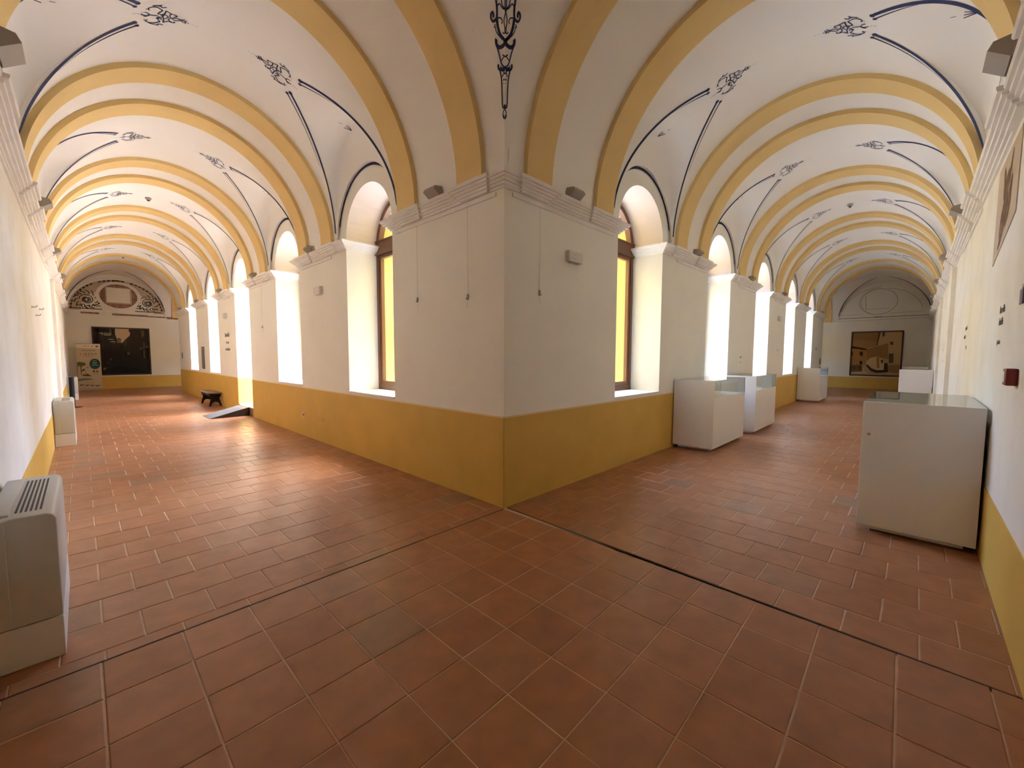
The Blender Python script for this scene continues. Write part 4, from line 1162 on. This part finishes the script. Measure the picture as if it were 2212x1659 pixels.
PL = [((58, 44, 35), [(160, 190), (440, 340), (480, 640), (420, 1340), (160, 1340)]), ((24, 22, 24), [(170, 130), (770, 140), (770, 320), (440, 350), (300, 245), (170, 190)]),
      ((200, 178, 148), [(778, 130), (1210, 140), (1180, 190), (1230, 260), (1220, 340), (1060, 480), (1000, 560), (960, 560), (960, 450), (900, 410), (840, 450), (810, 380), (780, 310)]),
      ((120, 106, 86), [(835, 460), (900, 412), (962, 455), (955, 560), (840, 565)]), ((60, 46, 36), [(835, 460), (900, 412), (962, 455), (900, 445)]),
      ((150, 140, 124), [(300, 245), (440, 250), (440, 335)]), ((160, 150, 130), [(460, 255), (640, 262), (650, 345), (470, 340)]), ((90, 84, 74), [(490, 275), (620, 280), (620, 310), (490, 305)]),
      ((120, 115, 105), [(620, 140), (650, 140), (690, 330), (660, 330)]), ((185, 170, 145), [(575, 440), (735, 440), (740, 465), (590, 465)]), ((185, 170, 145), [(640, 510), (790, 515), (790, 540), (660, 540)]),
      ((120, 110, 95), [(715, 570), (795, 575), (795, 585), (725, 585)]), ((46, 34, 30), [(480, 620), (820, 600), (900, 760), (640, 1100), (430, 1330)]),
      ((50, 43, 37), [(1060, 480), (1230, 340), (1240, 150), (1800, 160), (1835, 1100), (1240, 900), (1000, 740)]), ((84, 72, 58), [(1060, 500), (1110, 480), (1110, 640), (1060, 680)]),
      ((92, 76, 58), [(1630, 520), (1680, 560), (1690, 1040), (1640, 1020)]), ((98, 84, 56), [(1560, 200), (1660, 180), (1660, 370), (1590, 380)]), ((120, 112, 100), [(1530, 690), (1600, 690), (1600, 750), (1540, 755)]),
      ((120, 112, 100), [(1700, 660), (1790, 650), (1790, 705), (1710, 710)]), ((28, 24, 22), [(1700, 730), (1800, 720), (1810, 1080), (1720, 1050)]), ((30, 26, 24), [(1250, 760), (1300, 760), (1310, 900), (1260, 880)]), ((30, 26, 24), [(1560, 780), (1620, 780), (1630, 1010), (1570, 990)]),
      ((37, 36, 33), [(870, 740), (1000, 740), (1260, 890), (1840, 1120), (1870, 1500), (430, 1520), (640, 1100)]), ((22, 22, 20), [(430, 1400), (900, 1250), (1500, 1350), (1870, 1480), (1870, 1510), (430, 1530)]),
      ((16, 15, 15), [(1050, 830), (1110, 820), (1150, 1000), (1070, 970)]), ((110, 108, 104), [(1130, 850), (1205, 845), (1225, 920), (1150, 925)]), ((18, 17, 17), [(1140, 920), (1240, 915), (1240, 1000), (1160, 1010)]),
      ((128, 114, 98), [(625, 1045), (685, 1030), (650, 1095)]), ((110, 98, 84), [(555, 1150), (610, 1140), (570, 1200)]), ((120, 112, 98), [(425, 1320), (540, 1300), (440, 1400)])]
rs = random.Random(3)
for k in range(16):
    x, y = rs.uniform(1260, 1760), rs.uniform(300, 800); PL.append(((rs.choice([66, 78, 30]), rs.choice([58, 66, 26]), rs.choice([48, 54, 22])), [(x, y), (x + 34, y + 4), (x + 34, y + 70), (x, y + 66)]))
picture(lambda a, z, off: Vector((a, FAR_L - off, z)), -2.62, -.665, .625, 2.83, 'large framed dark photograph of a street on the far left wall', PL, uvL, .055, flat(30, 27, 25, .35), .024)
def uvR(x, y):
    xl = 465 - (y - 865) * .07; xr = 1095 - (y - 850) * .085; yt = 865 - (x - 465) * .024; yb = 1388 + (x - 428) * .036
    return (x - xl) / (xr - xl), (y - yt) / (yb - yt)
PR = [((152, 114, 68), [(470, 870), (820, 860), (770, 1035), (640, 1068), (470, 1040)]), ((166, 128, 80), [(470, 960), (780, 985), (770, 1035), (640, 1068), (470, 1040)]), ((86, 62, 36), [(800, 870), (822, 868), (780, 1030), (768, 1030)]),
      ((200, 168, 118), [(840, 860), (1085, 850), (1060, 1270), (905, 1260), (910, 1000), (785, 1032), (822, 868)]), ((80, 66, 50), [(840, 872), (875, 868), (870, 918), (842, 928)]), ((84, 68, 50), [(930, 986), (965, 984), (965, 1024), (932, 1022)]),
      ((72, 50, 30), [(468, 1036), (652, 1070), (646, 1082), (466, 1064)]), ((174, 128, 76), [(466, 1066), (650, 1082), (640, 1262), (456, 1258)]), ((66, 52, 38), [(565, 1105), (600, 1105), (600, 1152), (567, 1152)]), ((66, 52, 38), [(560, 1215), (594, 1217), (594, 1257), (560, 1255)]), ((66, 52, 38), [(464, 1100), (478, 1100), (476, 1150), (462, 1150)]),
      ((156, 114, 70), [(650, 1076), (910, 1000), (905, 1195), (820, 1180), (760, 1164), (690, 1180), (648, 1215)]), ((210, 184, 142), [(690, 1182), (760, 1166), (820, 1182), (852, 1204), (850, 1345), (760, 1345), (690, 1305), (644, 1262), (650, 1214)]), ((150, 112, 72), [(770, 1175), (800, 1180), (800, 1300), (770, 1300)]),
      ((70, 54, 42), [(818, 1200), (846, 1204), (844, 1240), (820, 1242)]), ((96, 84, 62), [(912, 1130), (966, 1125), (962, 1240), (912, 1246)]), ((200, 170, 124), [(440, 1388), (560, 1300), (640, 1300), (720, 1375), (900, 1355), (1046, 1400), (1030, 1412)]), ((164, 128, 84), [(900, 1268), (1052, 1262), (1044, 1372), (900, 1350)]),
      ((74, 58, 38), [(636, 1268), (690, 1336), (760, 1362), (900, 1352), (896, 1246), (860, 1240), (852, 1326), (760, 1326), (704, 1302), (662, 1258)]), ((130, 98, 62), [(456, 1260), (594, 1260), (592, 1342), (450, 1346)]), ((104, 76, 46), [(470, 1275), (500, 1272), (520, 1300), (490, 1330)]), ((104, 76, 46), [(540, 1280), (580, 1276), (584, 1330), (550, 1330)]), ((182, 150, 104), [(600, 1310), (640, 1310), (720, 1378), (690, 1380)])]
picture(lambda a, z, off: FR(FAR_R - off, -a, z), -.62, -2.56, .64, 2.86, 'large framed sepia picture of a village arch on the far right wall', PR, uvR, .06, flat(190, 156, 108, .5), .028)

# ---- roll-up banner
BX, BY = -2.765, 22.92
root = empty('roll_up_banner', (BX, BY, 0)); tag(root, 'cream roll-up banner with teal badge and stork drawing at the far left', 'banner')
bw, bh = .375, 2.03
m_ = MB(); m_.prism([(-.05, 0), (.06, 0), (.06, .05), (.03, .075), (-.03, .075), (-.05, .05)], lambda y, z: (-bw - .01, y, z), lambda y, z: (bw + .01, y, z), M['metal']); m_.build('cassette', root)
for sg in (-1, 1):
    m_ = MB(); m_.box((sg * .26 - .02, -.12, 0), (sg * .26 + .02, .10, .015), M['metal']); m_.build('foot', root)
m_ = MB(); m_.box((-bw, -.004, .06), (bw, 0, bh), flat(205, 190, 160)); pn = m_.build('panel', root)
m_ = MB(); m_.box((-bw, -.012, bh - .005), (bw, .012, bh + .02), M['metal']); m_.build('top_rail', root)
m_ = MB(); m_.tube([(0, .03, .06), (0, .03, bh)], .009, M['metal'], 8); m_.build('support_pole', root)
def uvB(x, y):
    xl = 595 + (y - 258) * .058; xr = 1172 + (y - 252) * .072; yt = 258 - (x - 595) * .010; yb = 1385 - (x - 660) * .076
    return ((x - xl) / (xr - xl) - .5) * 2 * bw, bh - (y - yt) / (yb - yt) * (bh - .02)
def bpoly(pts, col, lift):
    mb_.face([(uvB(x, y)[0], -.0045 - .0004 * lift, max(uvB(x, y)[1], .08)) for x, y in pts], flat(*col))
mb_ = MB()
bpoly([(597, 262), (1172, 255), (1178, 352), (603, 352)], (236, 226, 205), 1)
bpoly([(1055, 300), (1090, 285), (1140, 300), (1130, 322), (1070, 322)], (92, 78, 62), 2); bpoly([(985, 290), (1010, 290), (990, 320), (968, 322)], (92, 78, 62), 2)
cx_, cy_ = 1052, 730
bpoly([(cx_ + (130 + (5 if i % 2 else -3)) * math.cos(2 * math.pi * i / 48), cy_ + (124 + (5 if i % 2 else -3)) * math.sin(2 * math.pi * i / 48)) for i in range(48)], (38, 92, 92), 2)
for x, y, w in ((985, 690, 120), (1000, 720, 100), (975, 760, 160), (1005, 650, 85)): bpoly([(x, y - 7), (x + w, y - 9), (x + w, y + 5), (x, y + 7)], (176, 190, 172), 3)
bpoly([(625, 745), (640, 700), (690, 690), (740, 712), (800, 705), (845, 740), (800, 790), (740, 775), (690, 800), (640, 790)], (122, 138, 66), 2)
bpoly([(700, 770), (745, 770), (735, 1030), (722, 1030)], (140, 110, 80), 2); bpoly([(632, 790), (650, 790), (650, 1060), (640, 1060)], (140, 110, 80), 2)
bpoly([(735, 905), (780, 860), (850, 820), (905, 830), (910, 860), (870, 890), (800, 905), (745, 925)], (196, 184, 168), 2); bpoly([(735, 905), (780, 858), (815, 850), (800, 890), (745, 925)], (60, 50, 44), 3)
bpoly([(860, 830), (855, 800), (880, 805), (935, 822), (880, 818), (880, 840)], (150, 96, 70), 3); bpoly([(820, 900), (832, 900), (836, 990), (828, 990)], (150, 96, 70), 3)
bpoly([(745, 1025), (780, 985), (830, 1000), (860, 965), (930, 1000), (985, 1035), (900, 1030), (840, 1035)], (84, 74, 64), 2)
bpoly([(650, 1110), (760, 1085), (880, 1075), (1035, 1098), (960, 1120), (800, 1140), (655, 1165)], (110, 142, 138), 2)
for x in (1030, 1110): bpoly([(x + 30 * math.cos(2 * math.pi * i / 16), 910 + 28 * math.sin(2 * math.pi * i / 16)) for i in range(16)], (110, 86, 66), 2)
bpoly([(1098, 910), (1110, 897), (1122, 910), (1110, 923)], (190, 175, 150), 3)
bpoly([(1005, 972), (1160, 968), (1160, 976), (1005, 980)], (150, 132, 108), 2)
bpoly([(820, 1192), (1050, 1180), (1050, 1188), (820, 1200)], (150, 132, 108), 2)
for x in (700, 835, 960, 1085): bpoly([(x, 1245), (x + 100, 1232), (x + 102, 1255), (x + 4, 1270)], (132, 116, 96), 2); bpoly([(x, 1240), (x + 28, 1238), (x + 30, 1272), (x + 4, 1276)], (84, 72, 58), 3)
bpoly([(735, 405), (1060, 400), (1060, 415), (735, 420)], (136, 120, 98), 2); bpoly([(785, 540), (1045, 535), (1045, 546), (785, 552)], (150, 132, 108), 2); bpoly([(765, 298), (930, 292), (930, 302), (765, 308)], (150, 136, 112), 2)
o = mb_.build('print', pn, recalc=False); o['kind'] = 'stuff'
cu = bpy.data.curves.new('line', 'FONT'); cu.body = 'L I B E R A'; cu.size = .125; cu.align_x = 'CENTER'; cu.offset = .001
ob = bpy.data.objects.new('line', cu); C.objects.link(ob)
dg = bpy.context.evaluated_depsgraph_get(); dg.update()
me = bpy.data.meshes.new_from_object(ob.evaluated_get(dg)); bpy.data.objects.remove(ob)
for v in me.vertices: v.co = Vector((v.co.x * .92, -.0052, uvB(905, 515)[1] + v.co.y))
me.materials.clear(); me.materials.append(flat(92, 80, 62)); link('title', me, pn)

# ---- white bowl lamp on the courtyard facade
root = empty('courtyard_lamp', (9.65, 18.90, 5.85)); tag(root, 'white bowl-shaped lamp on the yellow courtyard facade', 'lamp')
m_ = MB(); m_.tube([(0, -.16, .30), (0, -.16, .28), (0, -.16, .12), (0, -.16, 0)], [.20, .20, .15, .05], M['white_plastic'], 20); m_.build('bowl', root, angle=.7)
m_ = MB(); m_.box((-.05, -.17, .12), (.05, .03, .20), M['metal']); m_.build('arm', root)
